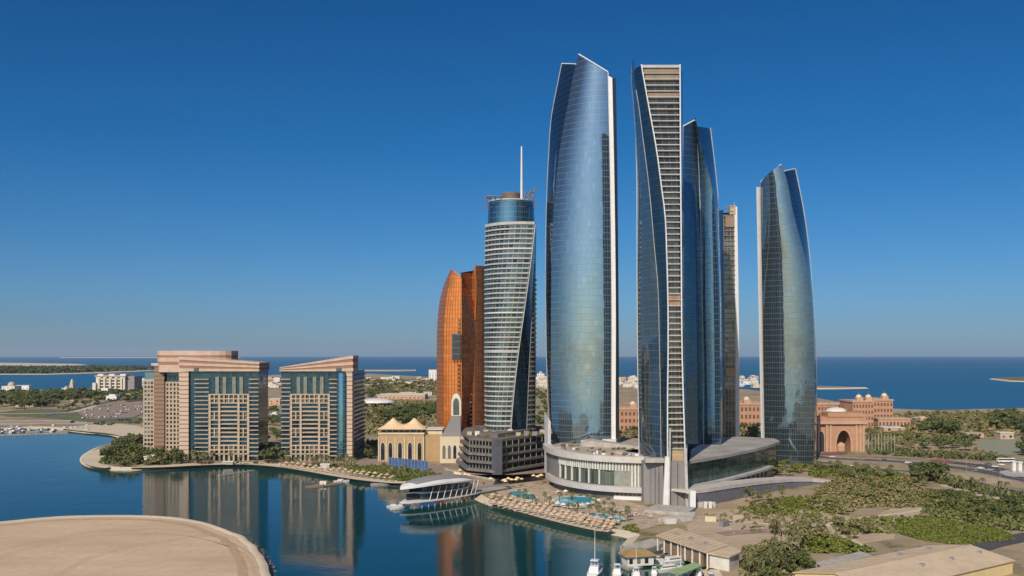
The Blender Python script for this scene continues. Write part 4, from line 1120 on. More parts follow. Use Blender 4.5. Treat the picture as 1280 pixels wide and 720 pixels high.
# grey piers under the balcony tower
T = thing('entrance_piers', 'tall grey wall panels divided by white leaning pillars under the balcony tower', 'building', (X(835, 502), 502, 1.8))
dq = 500
q_ = lambda p: X(p, dq)
MB().prism([(q_(806), 504), (q_(829), 500), (q_(829), 516), (q_(806), 516)], 1.8, Z(578, dq)).build('grey_wall', M['grey'], T)
MB().prism([(q_(834), 496), (q_(858), 495.5), (q_(860), 530), (q_(834), 530)], 1.8, Z(576, 496)).build('grey_wall', M['grey'], T)
def lean(x0, x1, w0, w1, y, za_, zb_):
    mb = MB(); rows = []
    for (xx, ww, z) in ((x0, w0, za_), (x1, w1, zb_)):
        rows.append([(q_(xx), y, z), (q_(xx+ww), y, z), (q_(xx+ww), y+2.5, z), (q_(xx), y+2.5, z), (q_(xx), y, z)])
    mb.sheet(rows); mb.face(rows[1][:4]); return mb
lean(826.5, 829.5, 7.5, 6.0, 494, 1.8, Z(571, 494)).build('white_pillar', M['white'], T)
lean(833.2, 834.5, 1.6, 1.4, 493.4, 1.8, Z(535, 494)).build('white_pillar', M['slab'], T)
lean(854.5, 852.2, 3.6, 3.4, 493.6, 1.8, Z(560, 494)).build('white_pillar', M['slab'], T)
MB().box(q_(806), q_(834), 498, 503, Z(578, dq), Z(572.5, dq)).build('lintel', M['concrete'], T)
MB().box(q_(845), q_(845.4), 495.3, 495.6, 1.9, Z(578, 495)).build('joint', M['dark'], T)
for p in (812, 818, 823): MB().box(q_(p), q_(p+.25), 499.5, 499.9, 2, Z(580, dq)).build('joint', M['darkgrey'], T)
MB().prism([P(806, 641, 1.8), P(860, 645, 1.8), P(870, 638, 1.8), P(820, 634, 1.8)], 1.8, 3.4).build('plinth', M['concrete'], T)

# wing with the flat flying roof
T = thing('podium_wing', 'low glazed wing with broad flat flying roof between balcony tower and lone tower', 'building', (X(915, 570), 570, 1.8))
zr_ = 24.0
front = [P(862, 576, zr_), P(885, 572.5, zr_), P(910, 568, zr_), P(940, 562, zr_), P(962, 556.5, zr_), P(975, 551.5, zr_)]
rear = [P(968, 548, zr_), P(925, 545.5, zr_), P(888, 547, zr_), P(864, 562, zr_)]
front = [front[0]] + chaikin(front, 1)[1:-3] + [front[-1]]
MB().prism(front + rear, zr_-1.6, zr_).build('flat_roof', M['roofgrey'], T)
fin_ = offs(front, -2.5)
MB().prism(fin_ + rear, 4, zr_-1.6, caps=(0, 0)).build('glass_wall', glass('green_glass_wall', (0.07, 0.12, 0.115), (0.05, 0.06, 0.06), pw=3, ph=5, metal=.5, var=.6), T)
band(front[:-1], 1.2, -2.6, 9.3, 10.6).build('balcony_lip', M['slab'], T)
MB().prism(offs(front, -3.2)+rear, 1.8, 9.3, caps=(0, 0)).build('shaded_wall', M['darkgrey'], T)  # shade under the lip put into the wall's dark colour
for p, ang in along(offs(front[1:-1], -2.2), 8.0):
    MB().tube([(p.x, p.y, 1.8), (p.x, p.y, 9.3)], .35, n=6).build('column', M['grey'], T)
# curved access ramp
T = thing('access_ramp', 'long curving concrete ramp wall with pale coping below the flying roof', 'ramp', (X(930, 530), 530, 1.8))
rp = [(862, 487, 11.0), (885, 497, 10.7), (910, 511, 10.4), (940, 530, 9.6), (965, 547, 8.6), (990, 562, 7.4), (1015, 574, 5.8), (1045, 582, 3.4)]
w = [(Vector((X(p, d), d)), z) for p, d, z in rp]
mbw, mbc, mbr = MB(), MB(), MB()
for (a, za_), (b, zb_) in zip(w, w[1:]):
    t = (b-a).normalized(); nn = Vector((-t.y, t.x))
    for mb, o0, o1, lo, hi in ((mbw, 0, .6, None, -1.9), (mbc, -.35, 1.6, -1.9, 0), (mbr, 1.6, 12, -1.6, -.25)):
        q = [a+nn*o0, b+nn*o0, b+nn*o1, a+nn*o1]
        zz = lambda x, y, h: None
        def zf(h, a=a, t=t, L=(b-a).length, za_=za_, zb_=zb_):
            return (lambda x, y: 1.8) if h is None else (lambda x, y: za_+(zb_-za_)*max(0, min(1, (Vector((x, y))-a).dot(t)/L))+h)
        mb.prism([tuple(v) for v in q], zf(lo), zf(hi))
mbw.build('retaining_wall', plain('blue_grey_concrete', (0.17, 0.17, 0.19), .8, var=.15), T)
mbc.build('coping', M['palerim'], T)
mbr.build('ramp_deck', M['palerim'], T)
MB().box(X(862, 486), X(869, 486), 484.5, 490, 1.8, 11.02).build('end_pillar', M['white'], T)
MB().box(X(869.2, 490), X(895, 490), 491, 493, 1.8, 4.4).build('base_wall', M['slab'], T)
for p in (880, 886): MB().box(X(p, 488), X(p+4, 488), 488, 490.4, 1.8, 5.0).build('doorway', M['offwhite'], T)

# ------------------------------------------------------------------ waterfront restaurant with shell roof
O = Vector((X(552, 520), 520)); a_ax = (Vector(P(600, 622)) - Vector(P(504, 637))).normalized(); b_ax = Vector((-a_ax.y, a_ax.x))
ang = math.atan2(a_ax.y, a_ax.x)
Lh = 27.0
T = thing('waterfront_restaurant', 'white shell-roofed restaurant on stilts over the water', 'restaurant', (O.x, O.y, 0))
def loc(u, v, z): p = O + a_ax*u + b_ax*v; return (p.x, p.y, z)
def leaf(k, Lf, Lb, wf, wb):                      # pointed oval plan
    r = []
    for i in range(k): t = i/k*math.pi; r.append((-Lf*math.cos(t), -wf*math.sin(t)**.8))
    for i in range(k): t = i/k*math.pi; r.append((Lb*math.cos(t), wb*math.sin(t)**.8))
    return r
def leafprism(name, m, k, z0, z1, *args, u0=0):
    return MB().prism([loc(u+u0, v, 0)[:2] for u, v in leaf(k, *args)], z0, z1).build(name, m, T)
leafprism('lower_deck', M['white'], 20, 2.8, 3.3, 29, 26, 8.5, 8, u0=-1)
leafprism('upper_deck', M['white'], 20, 6.9, 7.4, 19, 25.5, 8.0, 8)
leafprism('ground_storey', M['window'], 20, 3.3, 6.9, 17, 24, 6.6, 7)
leafprism('upper_storey', M['window'], 20, 7.4, 11.2, 15.5, 22, 6.2, 7)
for k in range(13):
    u = -23+k*3.9
    MB().tube([loc(u, -7.6*max(.25, (1-(u/27)**2))**.5, -1.5), loc(u, -7.6*max(.25, (1-(u/27)**2))**.5, 2.6)], .28, n=6).build('stilt', M['concrete'], T)
for k in range(9):
    u = -15+k*4.4; w_ = 8.0*max(.2, (1-(u/27)**2))**.5
    MB().tube([loc(u, -w_-.2, 3.5), loc(u+2.6, -w_-.3, 10.4)], .2, n=5).build('brace', M['white'], T)
rows = []
for j in range(13):
    t = j/12; row = []
    for i in range(33):
        s = i/32*2-1
        u = s*27.5 - (5 if t < .5 else 5*(1-t)*2)*(1 if s < 0 else .3)*(1-abs(s))*0 - (2.0 if s < 0 else 0)*abs(s)
        wf = 10.5*max(0, 1-abs(s)**(3.4 if s < 0 else 2.2))
        v = -wf + 2*wf*t
        rise = 4.4*(1-abs(s)**2.0)*(.78+.22*math.sin(math.pi*t)) + 1.5*math.sin(math.pi*t)*(1-abs(s)**2) + (1.9*-s if s < 0 else 0)
        row.append(loc(u, v, 8.6 + rise))
    rows.append(row)
mb = MB().sheet(rows); low = [[(x, y, z-.8) for x, y, z in r] for r in rows]
mb.sheet(low, flip=True); mb.sheet([low[0], rows[0]]); mb.sheet([rows[-1], low[-1]])
mb.build('shell_roof', M['white'], T, smooth=False)
rows2 = [[(x, y, z+.25) for x, y, z in r[4:31]] for r in rows[2:12]]
MB().sheet(rows2).build('roof_panel', plain('grey_zinc', (0.27, 0.25, 0.24), .5, var=.1), T)
T = thing('walkway', 'narrow grey gangway joining the shell-roofed restaurant to the shore', 'gangway', (X(612, 545), 545, 0))
MB().prism([P(592, 612, 3), P(636, 606, 3), P(640, 608.5, 3), P(598, 616, 3)], 2.4, 3.0).build('deck', M['roofgrey'], T)
MB().prism([P(592, 611.7, 3), P(636, 605.7, 3), P(636, 606, 3), P(592, 612, 3)], 3.0, 4.1).build('railing', M['metal'], T)

# ------------------------------------------------------------------ pools
def pool(label, px):
    pts = chaikin([P(a, b, 1.9) for a, b in px], 2)
    T = thing('swimming_pool', label, 'pool', (*pts[0], 1.9))
    n = len(pts); c = Vector((sum(p[0] for p in pts)/n, sum(p[1] for p in pts)/n))
    outer = [tuple(Vector(p)+(Vector(p)-c).normalized()*1.1) for p in pts]
    mb = MB()
    for i in range(n):
        j = (i+1) % n
        mb.face([(*pts[i], 2.12), (*outer[i], 2.12), (*outer[j], 2.12), (*pts[j], 2.12)])
        mb.face([(*outer[i], 1.85), (*outer[j], 1.85), (*outer[j], 2.12), (*outer[i], 2.12)])
        mb.face([(*pts[i], 1.95), (*pts[j], 1.95), (*pts[j], 2.12), (*pts[i], 2.12)])
    mb.build('coping', M['offwhite'], T)
    mb = MB(); tri(mb, pts, 2.02); mb.build('pool_water', M['pool'], T)
pool('narrow blue pool tucked by the terraced podium', [(634, 616), (644, 613), (658, 616), (674, 623), (664, 626), (646, 622)])
pool('large round-ended blue pool under the curved white podium', [(690, 627), (700, 622), (722, 620), (745, 623), (744, 629), (722, 634.5), (700, 633)])
pool('small turquoise pool among the loungers beneath the grey piers', [(734, 641.5), (758, 643), (780, 648), (778, 651.5), (756, 649), (738, 645)])

# ------------------------------------------------------------------ palace and its gate
Dg = 772
T = thing('palace_gate', 'terracotta pink triumphal gate block with one great pointed arch', 'gate building', (X(1035, Dg), Dg+10, 1.8))
gx = lambda p: X(p, Dg)
ztop = Z(530, Dg)
ax_, aw, ah = gx(1054.5), gx(1063.5)-gx(1045.5), Z(538, Dg)-1.8
ap = arch_pts(aw, ah)
# front wall with a real arched passage
def wall_with_arch(x0, x1, z1, y0, y1):
    mb = MB()
    for y, fl in ((y0, 0), (y1, 1)):
        L = [(x0, y, 1.8), (ax_+ap[0][0], y, 1.8)] + [(ax_+a, y, 1.8+b) for a, b in ap[1:len(ap)//2+1]] + [(ax_, y, z1), (x0, y, z1)]
        Rr = [(x1, y, 1.8), (x1, y, z1), (ax_, y, z1)] + [(ax_+a, y, 1.8+b) for a, b in ap[len(ap)//2:-1]] + [(ax_+ap[-1][0], y, 1.8)]
        mb.face(L[::-1] if fl else L); mb.face(Rr[::-1] if fl else Rr)
    for (a, b), (c, d) in zip(ap, ap[1:]): mb.face([(ax_+a, y0, 1.8+b), (ax_+c, y0, 1.8+d), (ax_+c, y1, 1.8+d), (ax_+a, y1, 1.8+b)])
    for x in (x0, x1): mb.face([(x, y0, 1.8), (x, y1, 1.8), (x, y1, z1), (x, y0, z1)])
    mb.face([(x0, y0, z1), (x1, y0, z1), (x1, y1, z1), (x0, y1, z1)])
    return mb
MB().box(gx(1040), gx(1070), Dg+13.9, Dg+15.4, 1.8, ztop-1).build('inner_wall', plain('shaded_gate_wall', (0.26, 0.14, 0.09), .8), T)  # back wall added to darken the arch; shade put into its colour
wall_with_arch(gx(1032), gx(1081), ztop, Dg, Dg+14).build('arched_block', M['palace'], T)
MB().box(gx(960), gx(1032), Dg+1, Dg+14, 1.8, ztop-.5).build('side_block', M['palace'], T)
MB().box(gx(958), gx(1083), Dg-2.2, Dg+16, ztop, ztop+2.4).build('cornice', M['palace2'], T)
MB().box(gx(959), gx(1082), Dg-1, Dg+15, ztop+2.4, Z(521, Dg)).build('attic', M['palace'], T)
MB().box(gx(1034), gx(1078), Dg-1.6, Dg+15.5, Z(521, Dg), Z(516, Dg)).build('roof_block', M['palace'], T)
for p in (1023, 1033, 1038, 1070, 1075, 1079): MB().box(gx(p)-.8, gx(p)+.8, Dg-1.0, Dg+.1, 1.8, ztop).build('pilaster', M['palace2'], T)
arch_window(T, gx(1027), Dg+1, 1.9, 4.6, 16, M['dark'], M['palace2'], .8)
arch_window(T, gx(1008), Dg+1, 1.9, 4.6, 16, M['dark'], M['palace2'], .8)
MB().lathe([(3.4, 1.8), (3.4, 6), (2.9, 7.4), (1.6, 8.4), (.05, 9)], 16, (ax_, Dg+6)).build('domed_kiosk', M['palace2'], T)
mb = MB(); pts = arch_pts(aw+2.4, ah+1.3)
for (a, b), (c, d), (e, g2), (h, i2) in zip(pts, pts[1:], ap, ap[1:]): mb.face([(ax_+a, Dg-.5, 1.8+b), (ax_+c, Dg-.5, 1.8+d), (ax_+h, Dg-.5, 1.8+i2), (ax_+e, Dg-.5, 1.8+g2)])
mb.build('arch_surround', M['palace2'], T)

def pavilion(T, x, y, z, r, m):
    T = MB().box(x-r, x+r, y-r, y+r, z, z+r*1.1).build('pavilion', m, T)
    MB().lathe([(r*.95, z+r*1.1), (r*.9, z+r*1.5), (r*.6, z+r*1.85), (.2, z+r*2.05)], 12, (x, y)).build('dome', M['cream'], T, smooth=True)
    MB().tube([(x, y, z+r*2.2), (x, y, z+r*3)], r*.06, n=4).build('finial', M['metal'], T)
def palace_block(label, p0, p1, ytop, D, dep, wins=(3, 8), doms=(), m='palace', ybase=None):
    T = thing('palace_wing', label, 'palace', (X((p0+p1)/2, D), D+dep/2, 1.8))
    x0, x1, zt = X(p0, D), X(p1, D), Z(ytop, D)
    wl_ = MB().box(x0, x1, D, D+dep, 1.8, zt).build('wall', M[m], T)
    MB().box(x0-.8, x1+.8, D-.8, D+dep+.8, zt, zt+1.5).build('cornice', M['palace2'], T)
    nr, nc = wins
    for r in range(nr):
        for c in range(nc):
            xx = x0 + (x1-x0)*(c+.5)/nc; zc = 3 + (zt-4)*(r+.3)/nr; w_ = (x1-x0)/nc*.27; h_ = (zt-4)/nr*.5
            MB().box(xx-w_, xx+w_, D-.25, D+.2, zc, zc+h_).build('window', M['palacewin'], wl_)
    k = int((x1-x0)/6)
    for i in range(k): MB().box(x0+6*i+1, x0+6*i+2.6, D-.6, D+.4, zt+1.5, zt+2.8).build('merlon', M['palace2'], T)
    for dp in doms: pavilion(T, X(dp, D), D+6, zt+1.5, 3.3, M['palace2'])
    return T
palace_block('pink palace wing with three domed roof pavilions above the gate', 1066, 1092, 503, 1010, 40, (4, 7), (1076, 1088))
palace_block('tall pink palace end wing with single domed pavilion nearest the sea', 1092, 1116, 501, 1040, 50, (4, 6), (1108,))
palace_block('low pink palace wing with rows of balcony openings over the gate roof', 1010, 1066, 506, 1060, 30, (3, 14), (), 'palace')
palace_block('pink palace wing seen between the tallest and the balcony tower', 740, 800, 512, 960, 40, (3, 12), (792,), 'palace')
palace_block('pink palace wing glimpsed between slim tower and white spine', 915, 955, 506, 1000, 40, (3, 8), (935,), 'palace')
palace_block('low pink palace lodge half hidden by trees beneath the palace wings', 1098, 1138, 524.5, 1010, 22, (1, 9), (), 'palace2')
T = thing('palace_dome', 'broad white ribbed dome rising before the low palace wing', 'dome', (X(1046, 1030), 1030, 1.8))
MB().lathe([(11, 14), (11, 17), (10.4, 19)], 24, (X(1046, 1030), 1032)).build('drum', M['palace2'], T)
MB().lathe([(11, 19), (10, 20.8), (7, 22.4), (.2, 23.4)], 24, (X(1046, 1030), 1032)).build('dome_shell', M['offwhite'], T, smooth=True)
MB().box(X(1032, 1030), X(1060, 1030), 1022, 1044, 1.8, 14).build('base_block', M['palace'], T)

# ------------------------------------------------------------------ far buildings
def house(name, label, px, ybase, wpx, hpx, m, cat='building', group=None, dep=18, roof=None, wins=True, dome=False, steps=1):
    x, d = P(px, ybase, 1.8)
    w, h = wpx*d/F, hpx*d/F
    T = thing(name, label, cat, (x, d, 1.8), group)
    wl_ = MB().box(x-w/2, x+w/2, d, d+dep, 1.6, 1.8+h).build('wall', m, T)
    rf = MB().box(x-w/2-.4, x+w/2+.4, d-.4, d+dep+.4, 1.8+h, 1.8+h+max(.6, h*.07)).build('roof', roof or M['offwhite'], T)
    if steps > 1: MB().box(x-w*.25, x+w*.3, d+2, d+dep-1, 1.8+h*1.07, 1.8+h*1.4).build('upper_storey', m, T)
    if dome:
        r = w*.28; zz = 1.8+h*1.07
        MB().lathe([(r, zz), (r, zz+r*.3), (r*.85, zz+r*.75), (r*.5, zz+r*1.05), (.1, zz+r*1.2)], 16, (x, d+dep/2)).build('dome', M['stone'], rf, smooth=True)
    if wins:
        nc = max(2, int(w/7)); nr = max(1, int(h/4.5))
        for r in range(nr):
            for c in range(nc):
                xx = x-w/2+w*(c+.5)/nc
                MB().box(xx-1.1, xx+1.1, d-.15, d+.2, 3.2+r*4.2, 5.2+r*4.2).build('window', M['window'], wl_)
    return T
# pale hotel across the lagoon
xh, dh = P(141, 490.5, 1.8)
T = thing('lagoon_hotel', 'large cream hotel block with stepped roofline on the lagoon shore', 'hotel', (xh, dh, 1.8))
k_ = dh/F
MB().box(xh-21*k_, xh+15*k_, dh, dh+50, 1.6, 1.8+20*k_).build('main_block', M['offwhite'], T)
MB().box(xh+15*k_, xh+25*k_, dh+8, dh+50, 1.6, 1.8+20*k_).build('shaded_block', plain('shade_toned_render', (0.30, 0.27, 0.26)), T)  # shade of the turned block put into its grey colour
MB().box(xh-24*k_, xh-20*k_, dh-6, dh+30, 1.6, 1.8+12*k_).build('side_wing', M['offwhite'], T)
MB().box(xh-22*k_, xh+16*k_, dh-2, dh+51, 1.8+20*k_, 1.8+21*k_).build('cornice', M['cream'], T)
for a in (-16, -2, 12): MB().box(xh+(a-4)*k_, xh+(a+3)*k_, dh+4, dh+30, 1.8+21*k_, 1.8+23*k_).build('roof_pavilion', M['offwhite'], T)
for a in (-17, -10, -3, 4, 11): MB().box(xh+(a-1.2)*k_, xh+(a+1.2)*k_, dh-3, dh+.1, 1.6, 1.8+18*k_).build('bay', M['cream'], T)
for a in (-13.5, -6.5, .5, 7.5):
    for r in range(5): MB().box(xh+(a-1.5)*k_, xh+(a+1.5)*k_, dh-.4, dh+.2, 5+r*6.3, 8.6+r*6.3).build('window', M['window'], T)
MB().box(xh-4*k_, xh+4*k_, dh-40, dh-10, 1.6, 1.8+6*k_).build('entrance_lodge', M['white'], T)
house('domed_mosque', 'pale domed building at the far edge of the lagoon trees', 10, 489, 16, 6, M['offwhite'], dome=True, dep=30)
house('villa', 'long low white villa beside the domed building', 27, 487, 18, 5, M['white'], dep=20)
house('villa', 'small domed lodge close to the slender minaret', 81, 489.5, 8, 4, M['offwhite'], dome=True, dep=14)
house('villa', 'white villa cluster just behind the stepped hotel crown', 175, 483, 18, 7, M['white'], steps=2, dep=30)
house('villa', 'small white villa below the cream lagoon hotel', 139, 500, 13, 5, M['white'], steps=2, dep=16)
house('villa', 'low white terrace houses between lagoon hotel and hotel tower', 165, 496, 26, 3, M['white'], dep=14)
house('villa', 'pinkish low villa in front of the lagoon palms', 68, 494, 8, 3.5, M['stone'], dep=12)
house('villa', 'beige flat-roofed clubhouse by the far lawn', 30, 508.5, 30, 3.5, M['stone'], dep=16)
house('kiosk', 'tiny white tower kiosk by the far road', 90, 507, 3, 6, M['white'], dep=5, wins=False)
x, d = P(90, 489, 1.8)
T = thing('minaret', 'slender pale minaret standing above the lagoon trees', 'minaret', (x, d, 1.8))
MB().box(x-4.5, x+4.5, d-4.5, d+4.5, 1.6, 15).build('shaft', M['stone'], T)
MB().lathe([(4.0, 15), (3.6, 20), (4.4, 20.5), (4.4, 21.5), (2.6, 22), (2.4, 25), (.1, 28)], 10, (x, d)).build('turret', M['cream'], T)
rr = random.Random(21)
wh = [(200, 470, 478)]
spots = []
for k in range(90):
    px = rr.choice([rr.uniform(453, 547), rr.uniform(453, 547), rr.uniform(668, 686), rr.uniform(332, 352), rr.uniform(772, 798), rr.uniform(925, 947)])
    spots.append((px, rr.uniform(473.5, 486)))
spots.sort(key=lambda s: s[1])
names = ['white flat-roofed villa in the shore suburb beyond the hotels', 'cream villa with raised upper storey in the shore suburb', 'beige walled house in the shore suburb beyond the hotels', 'pinkish house in the shore suburb beyond the hotels']
for i, (px, yb) in enumerate(spots):
    k = i % 4
    house('villa', names[k], px, yb, rr.uniform(5, 11), rr.uniform(2.2, 4.2), [M['white'], M['cream'], M['offwhite'], M['palace2']][k], group=['white suburb villas', 'cream suburb villas', 'beige suburb houses', 'pink suburb houses'][k], dep=24, steps=2 if k == 1 else 1)
house('apartment_block', 'square white block standing beside the bronze tower', 541, 476, 10, 13, M['white'], dep=30)
house('villa', 'white domed villa visible just past the slab tower', 676, 473.5, 9, 6, M['white'], dome=True, dep=30)
house('warehouse', 'long pink-beige compound behind the white canopy', 500, 499, 62, 5.5, M['palace2'], dep=60)
house('villa', 'pale cream courtyard building behind the pink compound', 520, 494, 40, 3, M['cream'], dep=40)
house('villa', 'white house in the gap between both hotel towers', 342, 524, 9, 6, M['offwhite'], dep=20, steps=2)
house('villa', 'pinkish house in the gap between both hotel towers', 343, 507, 14, 8, M['palace2'], dep=24)
x, d = P(470, 508, 1.8)
T = thing('canopy_roof', 'wide white shallow-domed canopy on slim posts behind the dark hotel flank', 'canopy', (x, d, 1.8))
MB().lathe([(26, 8), (26, 8.6), (20, 11.5), (10, 13.4), (.1, 14)], 28, (x, d), sx=1.1).build('shell', M['white'], T, smooth=True)
for k in range(8):
    a = k/8*2*math.pi; MB().tube([(x+24*math.cos(a)*1.1, d+24*math.sin(a), 1.8), (x+24*math.cos(a)*1.1, d+24*math.sin(a), 8.2)], .3, n=5).build('post', M['metal'], T)
house('lodge', 'small square beige lodge by the pale sports field', 1259, 549, 17, 7.5, M['stone'], dep=12)
house('lodge', 'low tan building hidden in trees behind the sports field', 1219, 547, 22, 5, M['stone'], dep=14, roof=M['stone'])
house('lodge', 'peach hip-roofed lodge among palms past the palace', 1153, 529, 14, 6, M['palace2'], dep=16, steps=2)
house('lodge', 'long peach palace annex behind the flagpoles', 1118, 540, 26, 5, M['palace2'], dep=16)
house('beach_pavilion', 'two-tier cream pavilion with hip roof inside the beach grove', 192, 578, 24, 6.5, M['cream'], dep=12, steps=2)
house('garden_kiosk', 'small beige kiosk on the beach promenade by the hotel towers', 406, 585, 11, 4.0, M['offwhite'], dep=5, wins=False)
house('garden_kiosk', 'low tan kiosk at the foot of the wide hotel tower', 285, 580.5, 12, 2.6, M['stone'], dep=4, wins=False)

# ------------------------------------------------------------------ marina, sheds
T = thing('boathouse', 'long beige-roofed boathouse on white columns beside the marina', 'boathouse', (*P(865, 680, 1.8), 1.8))
zb_ = 8.0
q = [P(820, 669, zb_), P(846, 660, zb_), P(911, 681, zb_), P(882, 690, zb_)]
MB().prism(q, zb_-.5, zb_).build('roof', M['shed'], T)
MB().prism(inset(q, 3.2), 1.8, zb_-.5).build('wall', M['wood'], T)
for k in range(8):
    t = k/7; p = Vector(q[0])*(1-t)+Vector(q[3])*t + Vector((.8, .6))
    MB().tube([(p.x, p.y, 1.8), (p.x, p.y, zb_-.5)], .35, n=8).build('column', M['offwhite'], T)
for k in range(1, 12):
    t = k/12; a1_, b1_ = Vector(q[0])*(1-t)+Vector(q[3])*t, Vector(q[1])*(1-t)+Vector(q[2])*t; d1_ = (q[3][0]-q[0][0])*.0015
    MB().prism([tuple(a1_), (a1_.x+.12, a1_.y-.05), (b1_.x+.12, b1_.y-.05), tuple(b1_)], zb_+.005, zb_+.12).build('roof_rib', M['stone'], T)
for k in range(3):
    p_ = Vector(q[0])*.3+Vector(q[1])*.25+Vector(q[2])*.25+Vector(q[3])*.2 + (Vector(q[3])-Vector(q[0]))*(.3*k-.25)
    MB().obox((p_.x, p_.y), .3, .8, .6, zb_, zb_+.9).build('roof_unit', M['metal'], T)
q2 = [P(883, 690.5, zb_-.6), P(911, 682, zb_-.6), P(928, 689, zb_-.6), P(912, 696, zb_-.6)]
MB().prism(q2, zb_-1.1, zb_-.6).build('annex_roof', M['shed'], T)
MB().prism(inset(q2, 1.2), 1.8, zb_-1.1).build('annex_wall', M['offwhite'], T)
T = thing('quay_platform', 'flat concrete quay slab reaching into the marina basin', 'quay', (*P(800, 682), 0))
MB().prism([P(775, 684, 2.4), P(814, 673, 2.4), P(832, 678, 2.4), P(795, 690.5, 2.4)], -1, 2.4).build('slab', M['concrete'], T)
for p in ((778, 684.5), (790, 688), (800, 687)):
    x, y = P(*p, 2.4); MB().tube([(x, y, 2.4), (x, y, 3.3)], .2, n=6).build('bollard', M['darkgrey'], T)
T = thing('quay_kiosk', 'small quay kiosk with rust and green hipped roof by the moored boats', 'kiosk', (*P(797, 699), 2))
c = Vector(P(797, 701, 2))
MB().prism([P(775, 706, .8), P(812, 698, .8), P(822, 702, .8), P(785, 711, .8)], -1, .8).build('pontoon', M['concrete'], T)
MB().obox((c.x, c.y), .25, 5.2, 3.2, .8, 4.4).build('wall', M['offwhite'], T)
rows = []
for hx, hy, z in ((6.4, 4.4, 4.4), (6.0, 4.0, 4.8), (2.6, .4, 6.6)):
    rows.append([(c.x+a*math.cos(.25)-b*math.sin(.25), c.y+a*math.sin(.25)+b*math.cos(.25), z) for a, b in ((-hx, -hy), (hx, -hy), (hx, hy), (-hx, hy), (-hx, -hy))])
mb = MB().sheet(rows); mb.face(rows[-1][:4]); mb.build('roof', plain('rust_and_green_tiles', (0.40, 0.19, 0.08), .8, scale=.5, col2=(0.20, 0.20, 0.08)), T)
for a in (-3, 0, 3): MB().obox((c.x+a, c.y-3.2+a*.25), .25, .7, .15, 1.6, 3.6).build('window', M['window'], T)

wa, wb = Vector(P(824, 653, 1.8)), Vector(P(868, 645, 1.8)); wm = (wa+wb)/2
T = thing('boundary_wall', 'low white boundary wall between the grey piers and the boathouse', 'wall', (wm.x, wm.y, 1.8))
for k in range(6):
    p = wa+(wb-wa)*(k+.5)/6; MB().obox((p.x, p.y), math.atan2((wb-wa).y, (wb-wa).x), (wb-wa).length/12.4, .2, 1.8, 3.8+.15*(k % 2)).build('wall_panel', M['offwhite'], T)
wa, wb = Vector(P(822, 695, 1)), Vector(P(852, 686, 1))
T = thing('finger_pier', 'narrow timber finger pier between quay slab and boathouse', 'pier', (*((wa+wb)/2), 0))
MB().obox(tuple((wa+wb)/2), math.atan2((wb-wa).y, (wb-wa).x), (wb-wa).length/2, .9, .7, 1.1).build('deck', M['wood'], T)
for k in range(5):
    p = wa+(wb-wa)*k/4; MB().tube([(p.x, p.y-1, -1), (p.x, p.y-1, 2.1)], .18, n=6).build('pile', M['wood'], T)
rq = random.Random(8); mb = MB(); poly_ = [P(*q_) for q_ in ((800, 660), (850, 648), (930, 640), (1000, 650), (1010, 668), (930, 676), (850, 658))]
for k in range(420):
    q_ = Vector((rq.uniform(55, 160), rq.uniform(415, 500)))
    ins = False; n_ = len(poly_)
    for i in range(n_):
        (x1, y1), (x2, y2) = poly_[i], poly_[i-1]
        if (y1 > q_.y) != (y2 > q_.y) and q_.x < (x2-x1)*(q_.y-y1)/(y2-y1)+x1: ins = not ins
    if not ins: continue
    r_ = rq.uniform(.15, .5)*(2 if rq.random() < .08 else 1); t = [(q_.x+r_*math.cos(a+k), q_.y+r_*math.sin(a+k), 1.8) for a in (0, 1.5, 3.1, 4.6)]
    for u in range(4): mb.face([t[u], t[(u+1) % 4], (q_.x, q_.y, 1.95+r_*.7)], mi=k % 2)
rk = mb.build('site_rubble', [M['concrete'], M['wood']]); tag(rk, 'rubble and debris strewn over the sandy lot', 'rubble', None, 'stuff')
for j, (px, py, a) in enumerate(((838, 655, .3), (858, 652, .5), (888, 652, -.1), (905, 658, .8), (922, 650, .1))):
    x, y = P(px, py, 1.8)
    T = thing('storage_container', ['white site container by the low boundary wall', 'pale container end-on to the boundary wall', 'cream container alone on the sandy lot', 'tilted grey container among the lot rubble', 'small beige container near the ramp scrub'][j], 'container', (x, y, 1.8))
    m_ = [M['offwhite'], M['slab'], M['cream'], M['grey'], M['stone']][j]
    b_ = MB().obox((x, y), a, 2.6, 1.2, 1.95, 4.3).build('body', m_, T); MB().obox((x+2.62*math.cos(a), y+2.62*math.sin(a)), a, .04, 1.0, 2.05, 4.2).build('door', M['wood'], T)
    for e in (-1, 1): MB().obox((x+2*e*math.cos(a), y+2*e*math.sin(a)), a, .2, 1.1, 1.75, 1.95).build('skid', M['darkgrey'], T)

a_, c_ = Vector((-.82, -.572)), Vector((.572, -.82))
E1 = Vector((160.5, 369)); W = 32; LL = 80
T = thing('storage_shed', 'huge beige gable-roofed shed with yellow end walls at the scrubland edge', 'shed', (130, 330, 1.8))
ev, rg = 6.5, 9.4
def S(u, v): p = E1 + a_*u + c_*v; return (p.x, p.y)
for k, (v0, v1, z0_, z1_) in enumerate(((-.6, W/2, ev, rg), (W/2, W+.6, rg, ev))):
    A = [S(-.8, v0), S(-.8, v1), S(LL, v1), S(LL, v0)]
    zz = lambda x, y, d=0: None
    def zf(x, y, v0=v0, v1=v1, z0_=z0_, z1_=z1_): v = (Vector((x, y))-E1).dot(c_); return z0_+(z1_-z0_)*(v-v0)/(v1-v0)
    MB().prism(A, lambda x, y: zf(x, y)-.25, zf).build('roof_slope', M['shed'], T)
mb = MB()
for u in (0, LL-.6):
    mb.face([(*S(u, 0), 1.8), (*S(u, W), 1.8), (*S(u, W), ev-.2), (*S(u, W/2), rg-.3), (*S(u, 0), ev-.2)])
